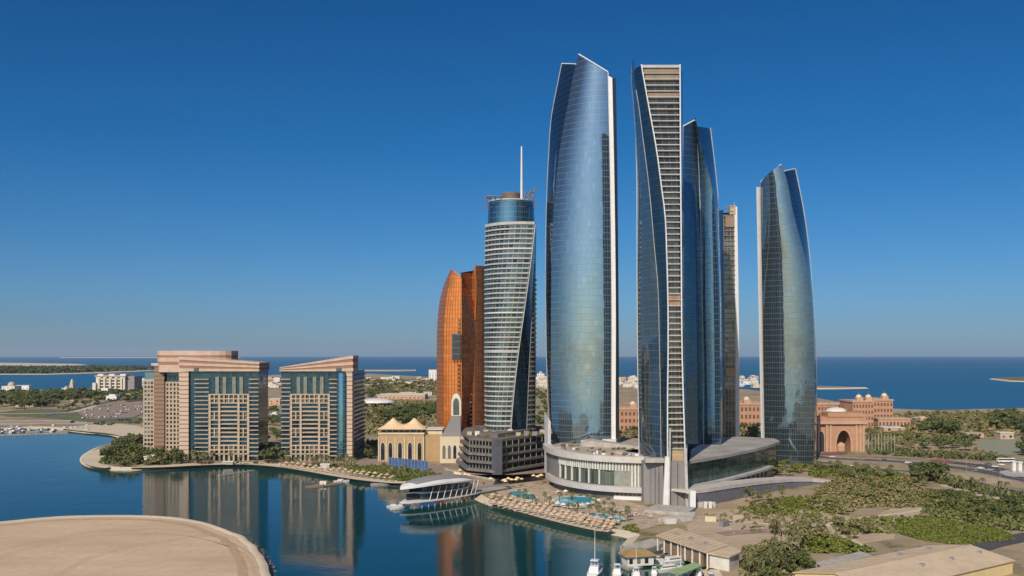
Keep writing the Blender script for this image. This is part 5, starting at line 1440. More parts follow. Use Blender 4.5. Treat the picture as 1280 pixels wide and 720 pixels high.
mb.face([(*S(0, W), 1.8), (*S(LL-.6, W), 1.8), (*S(LL-.6, W), ev-.2), (*S(0, W), ev-.2)])
mb.face([(*S(0, 0), 1.8), (*S(LL-.6, 0), 1.8), (*S(LL-.6, 0), ev-.2), (*S(0, 0), ev-.2)])
mb.build('wall', M['shedwall'], T)
for k in range(14):
    u = 3+k*5.6
    MB().prism([S(u, -.7), S(u, W/2), S(u+.14, W/2), S(u+.14, -.7)], lambda x, y: ev-.1+(rg-ev)*max(0, (Vector((x, y))-E1).dot(c_)+.6)/(W/2+.6), lambda x, y: ev+.12+(rg-ev)*max(0, (Vector((x, y))-E1).dot(c_)+.6)/(W/2+.6)).build('seam', M['stone'], T)
for k in range(5):
    p_ = S(6+k*9, W*.28 if k % 2 else W*.72)
    MB().obox(p_, math.atan2(a_.y, a_.x), .7, .7, 7.4, 9.0).build('roof_vent', M['metal'], T)
MB().prism([S(-.9, W/2-.35), S(LL, W/2-.35), S(LL, W/2+.35), S(-.9, W/2+.35)], rg-.1, rg+.14).build('ridge_cap', M['stone'], T)
MB().prism([S(LL*.5, W+.02), S(LL*.5+10, W+.02), S(LL*.5+10, W+.3), S(LL*.5, W+.3)], 1.8, 5).build('shutter_door', M['darkgrey'], T)
T = thing('storage_shed', 'small flat-roofed shed tucked behind the huge gabled shed', 'shed', (*P(1055, 698, 1.8), 1.8))
zz = 5.2
q = [P(1019, 703, zz), P(1076, 689, zz), P(1090, 694, zz), P(1030, 709, zz)]
MB().prism(q, zz-.4, zz).build('roof', M['concrete'], T); MB().prism(inset(q, 1), 1.8, zz-.4).build('wall', M['offwhite'], T)

# ------------------------------------------------------------------ boats
def hull(mb, L, B, Hh, mi=0, z0=-.3):
    rows = []
    for k in range(9):
        t = k/8; w = B/2*(min(1, .78+t*.8) if t < .35 else (1-((t-.35)/.65)**2.2)); sh = Hh*(1+.35*t*t)
        x = -L/2 + L*t
        rows.append([(x, -w, sh), (x+(.06*L*t if t > .8 else 0)*-1, -w*.72, z0), (x-(.06*L*t if t > .8 else 0), w*.72, z0), (x, w, sh)])
    for j in range(8):
        for i in range(3): mb.face([rows[j][i], rows[j+1][i], rows[j+1][i+1], rows[j][i+1]], mi=mi)
        mb.face([rows[j][3], rows[j+1][3], rows[j+1][0], rows[j][0]], mi=mi)
    mb.face([rows[0][0], rows[0][1], rows[0][2], rows[0][3]], mi=mi)
def motor_yacht(label, L, loc_, rz, mast=0.0, cover=None, group=None, fly=True):
    T = thing('motor_boat', label, 'boat', (0, 0, 0), group)
    B = L*.28
    mb = MB(); hull(mb, L, B, L*.10); mb.build('hull', M['boat'], T)
    cab = MB().box(-L*.30, L*.18, -B*.36, B*.36, L*.10, L*.19).build('cabin', M['boat'], T)
    MB().box(-L*.28, L*.185, -B*.37, B*.37, L*.135, L*.17).build('window_band', M['window'], cab)
    if fly:
        fb = MB().box(-L*.26, L*.08, -B*.33, B*.33, L*.19, L*.225).build('flybridge', M['boat'], T)
        for s in (-1, 1): MB().tube([(-L*.2, s*B*.28, L*.22), (-L*.17, s*B*.25, L*.33)], .1, n=4).build('arch_leg', M['boat'], fb)
        MB().box(-L*.24, -L*.06, -B*.3, B*.3, L*.33, L*.345).build('hardtop', M['boat'], fb)
    if mast: MB().tube([(-L*.14, 0, L*.2), (-L*.14, 0, mast)], .16, .07, 6).build('mast', M['white'], T)
    if cover: MB().box(-L*.46, -L*.28, -B*.42, B*.42, L*.20, L*.215).build('awning', cover, T)
    mb = MB()
    for s in (-1, 1):
        mb.tube([(L*.1, s*B*.42, L*.17), (L*.3, s*B*.30, L*.19), (L*.47, s*.05, L*.20)], .04, n=4)
        for u in (.15, .25, .35): mb.tube([(L*u, s*B*(.42-.45*(u-.1)), L*.12), (L*u, s*B*(.42-.45*(u-.1)), L*.185)], .03, n=4)
    mb.build('railing', M['metal'], T)
    T.location = loc_; T.rotation_euler = (0, 0, rz)
    return T
motor_yacht('white flybridge yacht with tall mast moored at the basin mouth', 17, (*P(745, 718), 0), R(75), 17)
motor_yacht('white cabin cruiser beside the rust-roofed kiosk', 13, (*P(772, 719), 0), R(80))
motor_yacht('white motor boat with short mast between kiosk and boathouse', 12, (*P(795, 722), 0), R(85), 11)
motor_yacht('white boat with green awning in the inner basin', 13, (*P(836, 714), 0), R(25), 0, M['green'])
motor_yacht('sleek white launch alongside the boathouse columns', 14, (*P(845, 704), 0), R(28), 0, None, None, False)
motor_yacht('white sloop-masted boat in the inner basin corner', 11, (*P(852, 720), 0), R(70), 12)
T = thing('boat_canopy', 'pale green canvas boat canopy on posts over the inner basin', 'canopy', (*P(858, 708), 0))
q = [P(835, 714, 4.2), P(868, 703, 4.2), P(878, 707, 4.2), P(848, 719, 4.2)]
MB().prism(q, 4.0, 4.25).build('canvas', plain('pale_green_canvas', (0.34, 0.46, 0.22), .8), T)
for p in q: MB().tube([(*inset(q, .6)[q.index(p)], -1), (*inset(q, .6)[q.index(p)], 4.0)], .14, n=5).build('post', M['metal'], T)
def speedboat(loc_, rz, L, label, group):
    T = thing('speed_boat', label, 'boat', (0, 0, 0), group)
    mb = MB(); hull(mb, L, L*.3, L*.11); mb.build('hull', M['boat'], T)
    MB().box(-L*.25, L*.1, -L*.1, L*.1, L*.11, L*.2).build('cabin', M['offwhite'], T)
    T.location, T.rotation_euler = loc_, (0, 0, rz); return T
rr = random.Random(5)
for j, (px, py, a) in enumerate(((493, 634, .3), (497, 636.5, .5), (503, 634, .2))):
    speedboat((*P(px, py), 0), a, 8, ['small dinghy tied at the tip of the restaurant deck', 'pale launch tied outermost at the restaurant deck', 'white tender tied against the restaurant deck stilts'][j], None)
for j, (px, py, a, L) in enumerate(((818, 718, 1.4, 9), (862, 716, 1.2, 10), (874, 720, 1.3, 9), (888, 722, 1.5, 8), (826, 704, .4, 8))):
    motor_yacht(['small white cruiser between kiosk pontoon and green awning boat', 'white cruiser lying beyond the pale green canopy', 'white day boat moored under the annex wall', 'dark-covered launch in the innermost marina corner', 'small cruiser moored by the boathouse corner column'][j], L, (*P(px, py), 0), a, 0, M['bluecover'] if j == 3 else None, None, j % 2 == 0)
b0 = speedboat((*P(5, 541), 0), 1.2, 11, 'small white boat berthed in the far crowded marina', 'boats in the far marina')
for k in range(34):
    px = rr.uniform(-5, 112); py = 531.5 + rr.choice([0, 2.6, 5.2]) - px*.012 + rr.uniform(-.4, .4) + (4 if px < 30 else 3.4)
    dup(b0, (*P(px, py), 0), rr.choice([1.4, -1.7]) + rr.uniform(-.2, .2), rr.uniform(.7, 1.35))
for j, (pa, pb) in enumerate((((-10, 541.5), (112, 538)), ((-10, 544.5), (85, 541.2)))):
    a, b = Vector(P(*pa)), Vector(P(*pb)); c = (a+b)/2
    T = thing('pontoon', ['long floating pontoon nearest the far quay', 'outer floating pontoon of the far marina'][j], 'pontoon', (c.x, c.y, 0))
    MB().obox((c.x, c.y), math.atan2(b.y-a.y, b.x-a.x), (b-a).length/2, 1.4, -.4, .7).build('deck', M['concrete'], T)
    for k in range(14):
        p = a+(b-a)*k/13; MB().tube([(p.x, p.y+1.2, -1), (p.x, p.y+1.2, 3.2)], .3, n=5).build('pile', M['wood'], T)
house('fish_market', 'row of low brown marina sheds behind the crowded boats', 40, 529, 96, 2.4, M['wood'], dep=10, roof=M['roofgrey'], wins=False)
# floating line and little jetty off the hotel beach
T = thing('floating_boom', 'thin white floating boom off the hotel beach', 'boom', (*P(294, 592), 0))
pa, pb = Vector(P(273, 595)), Vector(P(318, 588))
for k in range(16):
    p = pa+(pb-pa)*(k+.5)/16; MB().obox((p.x, p.y), math.atan2((pb-pa).y, (pb-pa).x), (pb-pa).length/34, .35, -.2, .35).build('float', M['offwhite'], T)
T = thing('jetty', 'small timber jetty platform with tyres off the hotel beach', 'jetty', (*P(402, 606), 0))
MB().prism([P(381, 609), P(396, 606), P(428, 603.5), P(431, 605), P(404, 609), P(384, 610.6)], -.3, .6).build('deck', M['wood'], T)
for p in ((383, 609.5), (398, 606.5), (404, 608.5), (415, 605), (428, 604.4)):
    x, y = P(*p); MB().tube([(x, y, -1), (x, y, 2.2)], .25, n=6).build('pile', M['darkgrey'], T)
x, y = P(404, 606.6); MB().box(x-2, x+2, y-1, y+1, .6, 2.6).build('hut', M['offwhite'], T)
speedboat((*P(427, 602.8), 0), .2, 10, 'pale launch passing the timber jetty', None)
T = thing('jetty', 'short grey swimming platform on the hotel shore', 'jetty', (*P(474, 606), 0))
MB().prism([P(463, 606.5), P(484, 604.5), P(487, 606.5), P(466, 609)], -.3, 1).build('deck', M['concrete'], T)
for p in ((465, 607.5), (476, 607), (485, 606.2)):
    x, y = P(*p); MB().tube([(x, y, -1), (x, y, 2)], .2, n=6).build('post', M['metal'], T)

# ------------------------------------------------------------------ parasols, loungers
def make_parasol(label, group, m):
    T = thing('beach_parasol', label, 'parasol', (0, 0, 0), group)
    MB().tube([(0, 0, 0), (0, 0, 2.9)], .07, n=5).build('pole', M['wood'], T)
    rows = []
    r_ = random.Random(1)
    for r, z in ((1.42, 2.05), (1.0, 2.5), (.5, 2.8), (.05, 3.05)):
        rows.append([(r*math.cos(2*math.pi*i/10)*(1+.05*(i % 2)), r*math.sin(2*math.pi*i/10)*(1+.05*(i % 2)), z) for i in range(11)])
    mb = MB().sheet(rows); mb.face([p for p in rows[0][:10]][::-1]); mb.build('canopy', m, T)
    return T
def make_lounger(label, group):
    T = thing('sun_lounger', label, 'sun lounger', (0, 0, 0), group)
    st = MB().box(-.35, .35, -.6, 1.0, .28, .42).build('seat', M['cushion'], T)
    mb = MB(); mb.sheet([[(-.35, -.6, .42), (.35, -.6, .42)], [(-.35, -1.05, .95), (.35, -1.05, .95)]]); mb.sheet([[(-.35, -.66, .34), (.35, -.66, .34)], [(-.35, -1.11, .9), (.35, -1.11, .9)]], flip=True); mb.build('backrest', M['cushion'], st)
    mb = MB()
    for a in (-.3, .3):
        for b in (-.5, .9): mb.tube([(a, b, 0), (a, b, .3)], .035, n=4)
    mb.build('frame', M['wood'], T)
    return T
pz = 1.86
pr1 = make_parasol('thatched parasol in the crowded rows on the pool beach', 'thatched parasols on the pool beach', M['thatch'])
lg1 = make_lounger('pale sun lounger under the pool beach parasols', 'loungers on the pool beach')
rr = random.Random(12)
first = True
for r in range(5):
    for i in range(22):
        px = 611 + i*7.2 + r*2.8; px += rr.uniform(-.8, .8); py = 629.5 + i*1.62 - r*3.4 + rr.uniform(-.4, .4)
        if px > 768 or (r >= 3 and 10 < i < 20) or (r >= 3 and px < 682): continue
        x, y = P(px, py+1.2, pz); sc = rr.uniform(.95, 1.2)
        if first: pr1.location = (x, y, pz); first = False
        else: dup(pr1, (x, y, pz), rr.random()*6, sc)
        dup(lg1, (x-1.1, y-.9, pz), rr.uniform(2.6, 3.2)); 
lg1.location = (*P(606, 630, pz), pz)
pr2 = make_parasol('thatched parasol on the sandy strip before the hotel lawn', 'thatched parasols on the hotel beach', M['thatch'])
pr2.location = (*P(350, 584, pz), pz)
for r in range(2):
    for i in range(19):
        px = 355 + i*7.4 + r*3; py = 585.4 + max(0, i-1)*.98 - r*2.6
        dup(pr2, (*P(px, py, pz), pz), rr.random()*6, rr.uniform(.95, 1.25))
pr3 = make_parasol('white canvas parasol at the edge of the round-ended pool', 'white parasols round the large pool', M['offwhite'])
pr3.location = (*P(690, 630.5, pz), pz)
for px, py in ((697, 634.5), (704, 636), (711, 636.8), (719, 637), (727, 636.5), (735, 635), (742, 633), (748, 630), (684, 626), (707, 619), (698, 620.3)):
    dup(pr3, (*P(px, py, pz), pz), rr.random()*6, rr.uniform(.95, 1.15))
lg2 = make_lounger('white lounger on the paved deck between the two pools', 'loungers on the pool deck'); lg2.location = (*P(748, 636, pz), pz)
for k in range(70):
    px = rr.uniform(748, 815); py = 632 + (px-748)*.13 + rr.uniform(0, 8)
    dup(lg2, (*P(px, py, pz), pz), rr.uniform(2.4, 3.4), 1.0)

# ------------------------------------------------------------------ cars, lamps, poles
def make_car(name, label, group, col):
    T = thing(name, label, 'car', (0, 0, 0), group)
    mb = MB()
    prof = [(-2.2, .35), (-2.2, .85), (-1.5, .95), (-1.0, 1.42), (.5, 1.42), (1.1, .98), (2.1, .82), (2.2, .35)]
    for s in (-.85, .85): mb.face([(x, s, z) for x, z in (prof if s < 0 else prof[::-1])])
    for (a, b), (c, d) in zip(prof, prof[1:]+prof[:1]): mb.face([(a, -.85, b), (a, .85, b), (c, .85, d), (c, -.85, d)])
    mb.build('body', col, T)
    mb = MB()
    for s in (-.86, .86): mb.face([(-1.3, s, .97), (-.95, s, 1.36), (.45, s, 1.36), (.95, s, 1.0)] if s < 0 else [(.95, s, 1.0), (.45, s, 1.36), (-.95, s, 1.36), (-1.3, s, .97)])
    mb.face([(.54, -.75, 1.40), (.54, .75, 1.40), (1.12, .78, 1.0), (1.12, -.78, 1.0)])
    mb.build('windows', M['window'], T)
    for a in (-1.35, 1.35):
        for s in (-.86, .72):
            MB().tube([(a, s, .33), (a, s+.14, .33)], .33, n=8).build('wheel', M['dark'], T)
    return T
paints = [('white', M['boat'], 0), ('silver', M['metal'], 1), ('dark', M['darkgrey'], 2), ('red', plain('red_paint', (.35, .04, .03), .3), 3)]
pr4 = make_parasol('tan canvas parasol on the terrace below the terraced podium', 'tan parasols on the podium terrace', M['tent'])
pr4.location = (*P(575, 592, 5.05), 5.05)
for k in range(26):
    t = rr.random(); px = 566+t*112; py = (593 + (px-566)*.19 if px < 621 else 604.5-(px-621)*.13) + rr.uniform(0, 3)
    dup(pr4, (*P(px, py, 5.05), 5.05), rr.random()*6, rr.uniform(.8, 1.1))
rr = random.Random(33)
protos = {}
def car(c, loc_, rz, where, group):
    key = (c, where)
    label = f'{c} saloon car {where}'
    if key not in protos: protos[key] = make_car('parked_car' if 'lot' in where else 'car', label, f'{c} {group}', dict((a, b) for a, b, _ in paints)[c]); o = protos[key]; o.location = loc_; o.rotation_euler = (0, 0, rz)
    else: dup(protos[key], loc_, rz)
for k in range(110):
    r = k % 5; t = (k//5)/22
    px = 104 + t*76 + r*1.5; py = 523 - r*3.6 - t*2.5 - (1.5 if t > .6 else 0)
    if rr.random() < .55: continue
    car(rr.choice(['white', 'white', 'silver', 'dark']), (*P(px, py, 2.0), 2.0), R(80)+rr.uniform(-.05, .05), 'parked in the far asphalt lot by the beach', 'cars in the far lot')
for px, py, c, rz in ((1040, 572, 'white', 3.1), (1075, 575, 'silver', 3.1), (1105, 576, 'dark', 3.1), (1135, 579, 'white', -.1), (1165, 581, 'red', -.1), (1062, 583, 'white', 0), (1110, 588, 'dark', 0), (1148, 591.5, 'silver', -.2),
                      (1226, 586, 'white', -.3), (1238, 588, 'silver', -.3), (1215, 583, 'dark', -.3), (1244, 584, 'white', -.3), (1228, 580, 'silver', -.3), (1236, 581, 'dark', -.3), (1252, 582, 'white', -.3)):
    car(c, (*P(px, py, 2.0), 2.03), rz, 'on the road below the palace gate', 'cars on the palace road')
x, y = P(1257, 578, 2)
T = thing('white_bus', 'white coach parked near the roundabout pillars', 'bus', (x, y, 2.02))
MB().box(x-6, x+6, y-1.3, y+1.3, 2.5, 5.2).build('body', M['boat'], T)
MB().box(x-5.8, x+5.8, y-1.36, y+1.36, 3.7, 4.7).build('window_band', M['window'], T)
for a in (-4, 3.6):
    for s in (-1.35, 1.1): MB().tube([(x+a, y+s, 2.5), (x+a, y+s+.25, 2.5)], .5, n=8).build('wheel', M['dark'], T)
for j, (px, py) in enumerate(((1267, 590), (1274.5, 590.5))):
    x, y = P(px, py, 2)
    T = thing('monument_pillar', ['squat white monument pillar on the roundabout, nearer the coach', 'squat white monument pillar at the outer roundabout edge'][j], 'pillar', (x, y, 2))
    MB().box(x-1.6, x+1.6, y-1.6, y+1.6, 2, 3).build('plinth', M['concrete'], T); MB().box(x-1.1, x+1.1, y-1.1, y+1.1, 3, 8.5).build('shaft', M['white'], T); MB().box(x-1.5, x+1.5, y-1.5, y+1.5, 8.5, 9.2).build('capital', M['white'], T)
def make_lamp(label, group):
    T = thing('street_lamp', label, 'street lamp', (0, 0, 0), group)
    MB().tube([(0, 0, 0), (0, 0, 10)], .14, .08, 6).build('post', M['metal'], T)
    MB().tube([(0, 0, 10), (1.0, 0, 10.4), (2.0, 0, 10.4)], .07, n=5).build('arm', M['metal'], T)
    MB().box(1.7, 2.7, -.2, .2, 10.3, 10.5).build('lamp_head', M['offwhite'], T); return T
lp = make_lamp('slim grey street lamp along the palace road', 'lamps along the palace road'); lp.location = (*P(1215, 610, 2), 2)
for px, py in ((1060, 577.5), (1100, 581), (1140, 584), (1180, 588), (1208, 592), (1250, 601), (1270, 575), (1160, 571), (1120, 569)): dup(lp, (*P(px, py, 2), 2), R(80))
fp = thing('flagpole', 'tall white flagpole in the row beside the palace gate', 'flagpole', (0, 0, 0), 'flagpoles by the palace gate')
MB().tube([(0, 0, 0), (0, 0, 15)], .15, .09, 6).build('pole', M['offwhite'], fp); MB().lathe([(.05, 15), (.25, 15.2), (.05, 15.5)], 8).build('finial', M['cream'], fp)
fp.location = (*P(1086, 565, 1.9), 1.9)
for k in range(8): dup(fp, (*P(1090+k*4.0, 565.3+k*.15, 1.9), 1.9))
# ------------------------------------------------------------------ plants
def crown_mesh(rnd, n, lobes, leaf):
    mb = MB()
    for _ in range(n):
        c, r = rnd.choice(lobes)
        d = Vector((rnd.gauss(0, 1), rnd.gauss(0, 1), rnd.gauss(0, 1))).normalized()
        if d.z < -.5: d.z *= .4
        p = Vector(c) + Vector((d.x*r[0], d.y*r[0], d.z*r[1]))*(rnd.random()**.45)
        nrm = (d + Vector((rnd.uniform(-.8, .8), rnd.uniform(-.8, .8), rnd.uniform(-.3, 1)))).normalized()
        a = nrm.cross(Vector((rnd.gauss(0, 1), rnd.gauss(0, 1), rnd.gauss(0, 1)))).normalized(); b = nrm.cross(a)
        s = leaf*rnd.uniform(.6, 1.3); t = s*rnd.uniform(.5, 1)
        mb.face([p-a*s*.6-b*t*.3, p+a*s*.2-b*t, p+a*s-b*t*.1, p+a*s*.1+b*t*.9])
    return mb
def make_tree(seed, name, label, group, h, r, m, n=420, leaf=.75):
    rnd = random.Random(seed)
    T = thing('broad_tree' if h > 10 else name, label, 'tree', (0, 0, 0), group)
    mb = MB(); mb.tube([(0, 0, -.3), (rnd.uniform(-.2, .2), rnd.uniform(-.2, .2), h*.3), (rnd.uniform(-.4, .4), rnd.uniform(-.4, .4), h*.6)], .28*h/8, .14*h/8, 6)
    lobes = [((0, 0, h*.62), (r*.65, h*.3))]
    for k in range(6):
        a = k/6*2*math.pi+rnd.random(); q = r*rnd.uniform(.4, .72); z = h*rnd.uniform(.4, .8)
        lobes.append(((q*math.cos(a), q*math.sin(a), z), (r*rnd.uniform(.28, .5), h*rnd.uniform(.13, .22))))
        mb.tube([(0, 0, h*.3), (q*.5*math.cos(a), q*.5*math.sin(a), z*.8), (q*math.cos(a), q*math.sin(a), z)], .11*h/8, .04, 5)
    mb.build('trunk', M['trunk'], T)
    crown_mesh(rnd, n, lobes, leaf).build('crown', m, T)
    return T
def make_bush(seed, label, group, h, r, m, n=180, leaf=.5, name='shrub'):
    rnd = random.Random(seed)
    lobes = [((0, 0, h*.4), (r*.7, h*.45))] + [((r*.6*math.cos(a), r*.6*math.sin(a), h*rnd.uniform(.25, .45)), (r*.45, h*.35)) for a in (rnd.random()*6 for _ in range(4))]
    o = crown_mesh(rnd, n, lobes, leaf).build(name, m)
    return tag(o, label, 'shrub', group)
def make_palm(seed, label, group, h, m):
    rnd = random.Random(seed)
    T = thing('palm_tree', label, 'palm', (0, 0, 0), group)
    bx, by = rnd.uniform(-.5, .5), rnd.uniform(-.5, .5)
    MB().tube([(0, 0, -.2), (bx*.3, by*.3, h*.4), (bx, by, h*.86)], .26, .19, 7).build('trunk', M['trunk'], T)
    mb = MB()
    for k in range(26):
        a = k*2.4+rnd.random()*.4; el = rnd.uniform(-.35, 1.15); L = rnd.uniform(2.4, 3.3)
        d = Vector((math.cos(a), math.sin(a), 0)); pts = []
        for j in range(5):
            t = j/4; pts.append(Vector((bx, by, h*.86)) + d*L*t*math.cos(el*.8)*(1-.1*t) + Vector((0, 0, L*(math.sin(el)*t - .75*t*t))))
        sd = d.cross(Vector((0, 0, 1)))
        for j in range(4):
            w0, w1 = .42*math.sin(math.pi*(.12+.8*j/4)), .42*math.sin(math.pi*(.12+.8*(j+1)/4))
            for s in (-1, 1):
                mb.face([pts[j], pts[j]+sd*s*w0-Vector((0, 0, w0*.5)), pts[j+1]+sd*s*w1-Vector((0, 0, w1*.5)), pts[j+1]])
    mb.build('crown', m, T)
    return T
rr = random.Random(77)
def inside(p, poly):
    c = False; n = len(poly)
    for i in range(n):
        (x1, y1), (x2, y2) = poly[i], poly[i-1]
        if (y1 > p[1]) != (y2 > p[1]) and p[0] < (x2-x1)*(p[1]-y1)/(y2-y1)+x1: c = not c
    return c
TREES = {}
def scatter(kind, px_poly, n, where, smin=.7, smax=1.3, mind=0.0, group=None):
    """kind: (maker, args); copies of one plant strewn over a patch of ground"""
    mk, tone, args = kind
    label = f'{tone} {where}'
    proto = mk(hash_(label), label, group or where, *args) if mk is not make_tree else make_tree(hash_(label), 'olive_tree' if 'olive' in tone else 'leafy_tree', label, group or where, *args)
    poly = [P(a, b, 1.8) for a, b in px_poly]
    x0, x1 = min(p[0] for p in poly), max(p[0] for p in poly); y0, y1 = min(p[1] for p in poly), max(p[1] for p in poly)
    got, tries = [], 0
    while len(got) < n and tries < n*60:
        tries += 1
        p = (rr.uniform(x0, x1), rr.uniform(y0, y1))
        if not inside(p, poly) or any((p[0]-q[0])**2+(p[1]-q[1])**2 < mind*mind for q in got): continue
        got.append(p); s = rr.uniform(smin, smax)
        if len(got) == 1: proto.location = (*p, 1.8); proto.scale = (s, s, s)
        else: dup(proto, (*p, 1.8), rr.random()*6.28, (s*rr.uniform(.9, 1.1), s*rr.uniform(.9, 1.1), s*rr.uniform(.85, 1.15)))
def hash_(s): return sum((i+1)*ord(c) for i, c in enumerate(s)) % 100003
TREE = (make_tree, 'dark leafy tree', (8.5, 4.6, M['leaf']))
TREE2 = (make_tree, 'olive-green leafy tree', (7, 4.2, M['leaf_olive']))
TREEB = (make_tree, 'bright green tree', (7, 4.2, M['leaf_bright']))
BIGT = (make_tree, 'broad dark tree', (13, 9.0, M['leaf'], 700, 1.3))
PALM = (make_palm, 'date palm', (8.0, M['frond']))
BUSH = (make_bush, 'olive shrub', (2.6, 2.6, M['leaf_olive']))
BUSHG = (make_bush, 'bright green shrub', (2.4, 2.6, M['leaf_bright']))
BUSHD = (make_bush, 'dark green shrub', (3.2, 3.0, M['leaf']))
scatter(TREE, [(122, 578), (135, 560), (165, 551), (215, 551), (232, 572), (228, 580), (180, 581), (140, 583)], 40, 'in the grove on the sandy point', .8, 1.25, 4.2)
scatter(TREE2, [(120, 580), (150, 566), (225, 570), (228, 580), (150, 584)], 14, 'along the edge of the sandy point grove', .6, .95, 4)
scatter(PALM, [(160, 579), (230, 575), (300, 577), (345, 578.5), (345, 581), (250, 581)], 22, 'lining the beach before the wide hotel tower', .8, 1.1, 4)
scatter(BUSHD, [(235, 578.5), (345, 577.5), (345, 579.5), (235, 580.5)], 12, 'at the foot of the wide hotel tower', .5, 1, 3)
scatter(TREE, [(330, 572), (352, 572), (354, 579), (330, 579)], 8, 'in the gap between both hotel towers', .8, 1.2, 4)
scatter(PALM, [(350, 579), (440, 580), (446, 586), (350, 583)], 24, 'lining the beach before the wedge-crowned hotel tower', .75, 1.05, 4)
scatter(BUSHG, [(350, 580), (440, 582), (450, 590), (390, 585)], 14, 'under the palms of the wedge-crowned tower', .6, 1.1, 2.5)
scatter(TREE, [(443, 560), (474, 560), (474, 574), (446, 577)], 12, 'in the shadow of the dark hotel flank', .8, 1.3, 5)
scatter(BUSHG, [(432, 584), (482, 583), (535, 591), (560, 600), (500, 602), (440, 592)], 40, 'in the planted bank below the arched hall', .6, 1.15, 2.6)
scatter(PALM, [(440, 585), (540, 594), (556, 603), (500, 601)], 12, 'in the planted bank below the arched hall', .55, .8, 6)
scatter(BUSH, [(556, 594), (620, 611), (640, 604), (600, 598)], 10, 'on the terrace below the parapet decks', .5, .9, 3)
scatter(PALM, [(612, 621), (640, 618), (690, 628), (748, 634), (800, 652), (780, 660), (700, 640), (650, 632)], 26, 'between the pools and the thatched parasols', .6, .9, 4.5)
scatter(BUSHG, [(612, 622), (640, 622), (700, 638), (760, 652), (790, 662), (770, 664), (690, 642)], 14, 'between the pools and the thatched parasols', .45, .9, 3)
scatter(BUSHG, [(680, 604), (800, 628), (806, 634), (690, 618)], 10, 'by the curved podium and the large pool', .45, .8, 3)
scatter(BUSHG, [(775, 660), (798, 656), (800, 664), (782, 668)], 8, 'on the bank by the quay slab', .5, .9, 2)
scatter(TREEB, [(950, 590), (975, 583), (1005, 585), (1004, 594), (960, 597)], 14, 'in front of the lone glass tower', .6, .95, 4)
scatter(BUSHG, [(1015, 583), (1060, 585), (1115, 592), (1110, 598), (1040, 596), (1016, 592)], 24, 'in the road-side bed past the lone tower', .6, 1.2, 3)
scatter(PALM, [(1015, 583), (1060, 585), (1125, 592), (1120, 600), (1050, 598), (1016, 590)], 32, 'in the road-side bed past the lone tower', .6, .9, 3.5)
scatter(PALM, [(925, 622), (985, 615), (1000, 622), (960, 630), (935, 630)], 10, 'before the curving ramp wall', .6, .85, 3.5)
scatter(BUSHG, [(930, 630), (990, 622), (1010, 630), (1000, 640), (945, 642)], 24, 'below the curving ramp wall', .6, 1.1, 2.6)
scatter(BIGT, [(1136, 598), (1165, 594), (1175, 602), (1145, 606)], 5, 'standing alone by the road bend', .75, 1.0, 7)
scatter(BUSH, [(1010, 632), (1030, 608), (1110, 606), (1165, 618), (1170, 632), (1120, 634), (1060, 640)], 40, 'in the dense grey-green scrub below the road', .7, 1.3, 2.6)
scatter(TREE2, [(1010, 632), (1030, 610), (1110, 608), (1160, 620), (1165, 632), (1100, 634)], 40, 'rising from the dense grey-green scrub', .45, .75, 4)
scatter(BUSHD, [(1165, 620), (1200, 622), (1260, 632), (1300, 640), (1300, 662), (1240, 656), (1190, 648), (1160, 636)], 30, 'in the dark mangrove patch beyond the groundcover', .7, 1.2, 2.4)
scatter(TREE, [(1165, 622), (1210, 626), (1290, 642), (1290, 655), (1200, 646)], 34, 'in the dark mangrove patch beyond the groundcover', .45, .75, 5)
scatter(BUSHG, [(1130, 652), (1200, 657), (1258, 666), (1262, 674), (1206, 680), (1135, 668)], 10, 'in the low bright groundcover by the big shed', .45, .8, 1.9)
scatter(PALM, [(1150, 596), (1180, 600), (1240, 614), (1290, 626), (1290, 632), (1230, 622), (1170, 606)], 30, 'between the road and the sandy track', .6, .95, 4)
scatter(BUSHD, [(1150, 594), (1180, 598), (1240, 611), (1290, 623), (1290, 630), (1230, 618), (1170, 603)], 20, 'between the road and the sandy track', .7, 1.2, 3)
scatter(BUSH, [(890, 650), (950, 640), (1040, 645), (1100, 662), (1060, 676), (980, 668)], 28, 'dotted over the bare sandy lot', .4, .95, 3)
scatter(PALM, [(975, 678), (1000, 672), (1015, 680), (1000, 696), (980, 692)], 12, 'in the dry clump above the small shed', .7, 1.05, 3)
scatter(BUSHG, [(1005, 672), (1035, 676), (1060, 690), (1040, 694), (1010, 690)], 12, 'in the green thicket above the small shed', .8, 1.3, 2.6)
scatter(TREEB, [(1008, 676), (1040, 680), (1080, 688), (1060, 691), (1012, 690)], 10, 'in the green thicket above the small shed', .45, .7, 3.5)
scatter(PALM, [(930, 694), (960, 690), (985, 702), (975, 725), (935, 725)], 13, 'in the marina-side clump by the boathouse annex', .75, 1.15, 3)
scatter(TREE, [(945, 704), (975, 698), (1010, 706), (1015, 725), (950, 728)], 13, 'in the marina-side clump by the boathouse annex', .5, .85, 3)
scatter(BUSH, [(930, 690), (980, 690), (1015, 700), (1010, 725), (930, 725)], 14, 'under the marina-side clump', .5, 1, 2.4)
scatter(PALM, [(955, 664), (1010, 656), (1040, 662), (1020, 674), (970, 676)], 12, 'on the dry lot before the scrub mound', .6, 1.0, 4)
scatter(TREE2, [(960, 668), (1060, 654), (1110, 660), (1080, 676), (990, 678)], 12, 'on the dry lot before the scrub mound', .5, .85, 5)
scatter(TREE2, [(1030, 602), (1130, 600), (1160, 608), (1100, 610), (1040, 610)], 16, 'along the top of the scrub mound', .5, .8, 4)
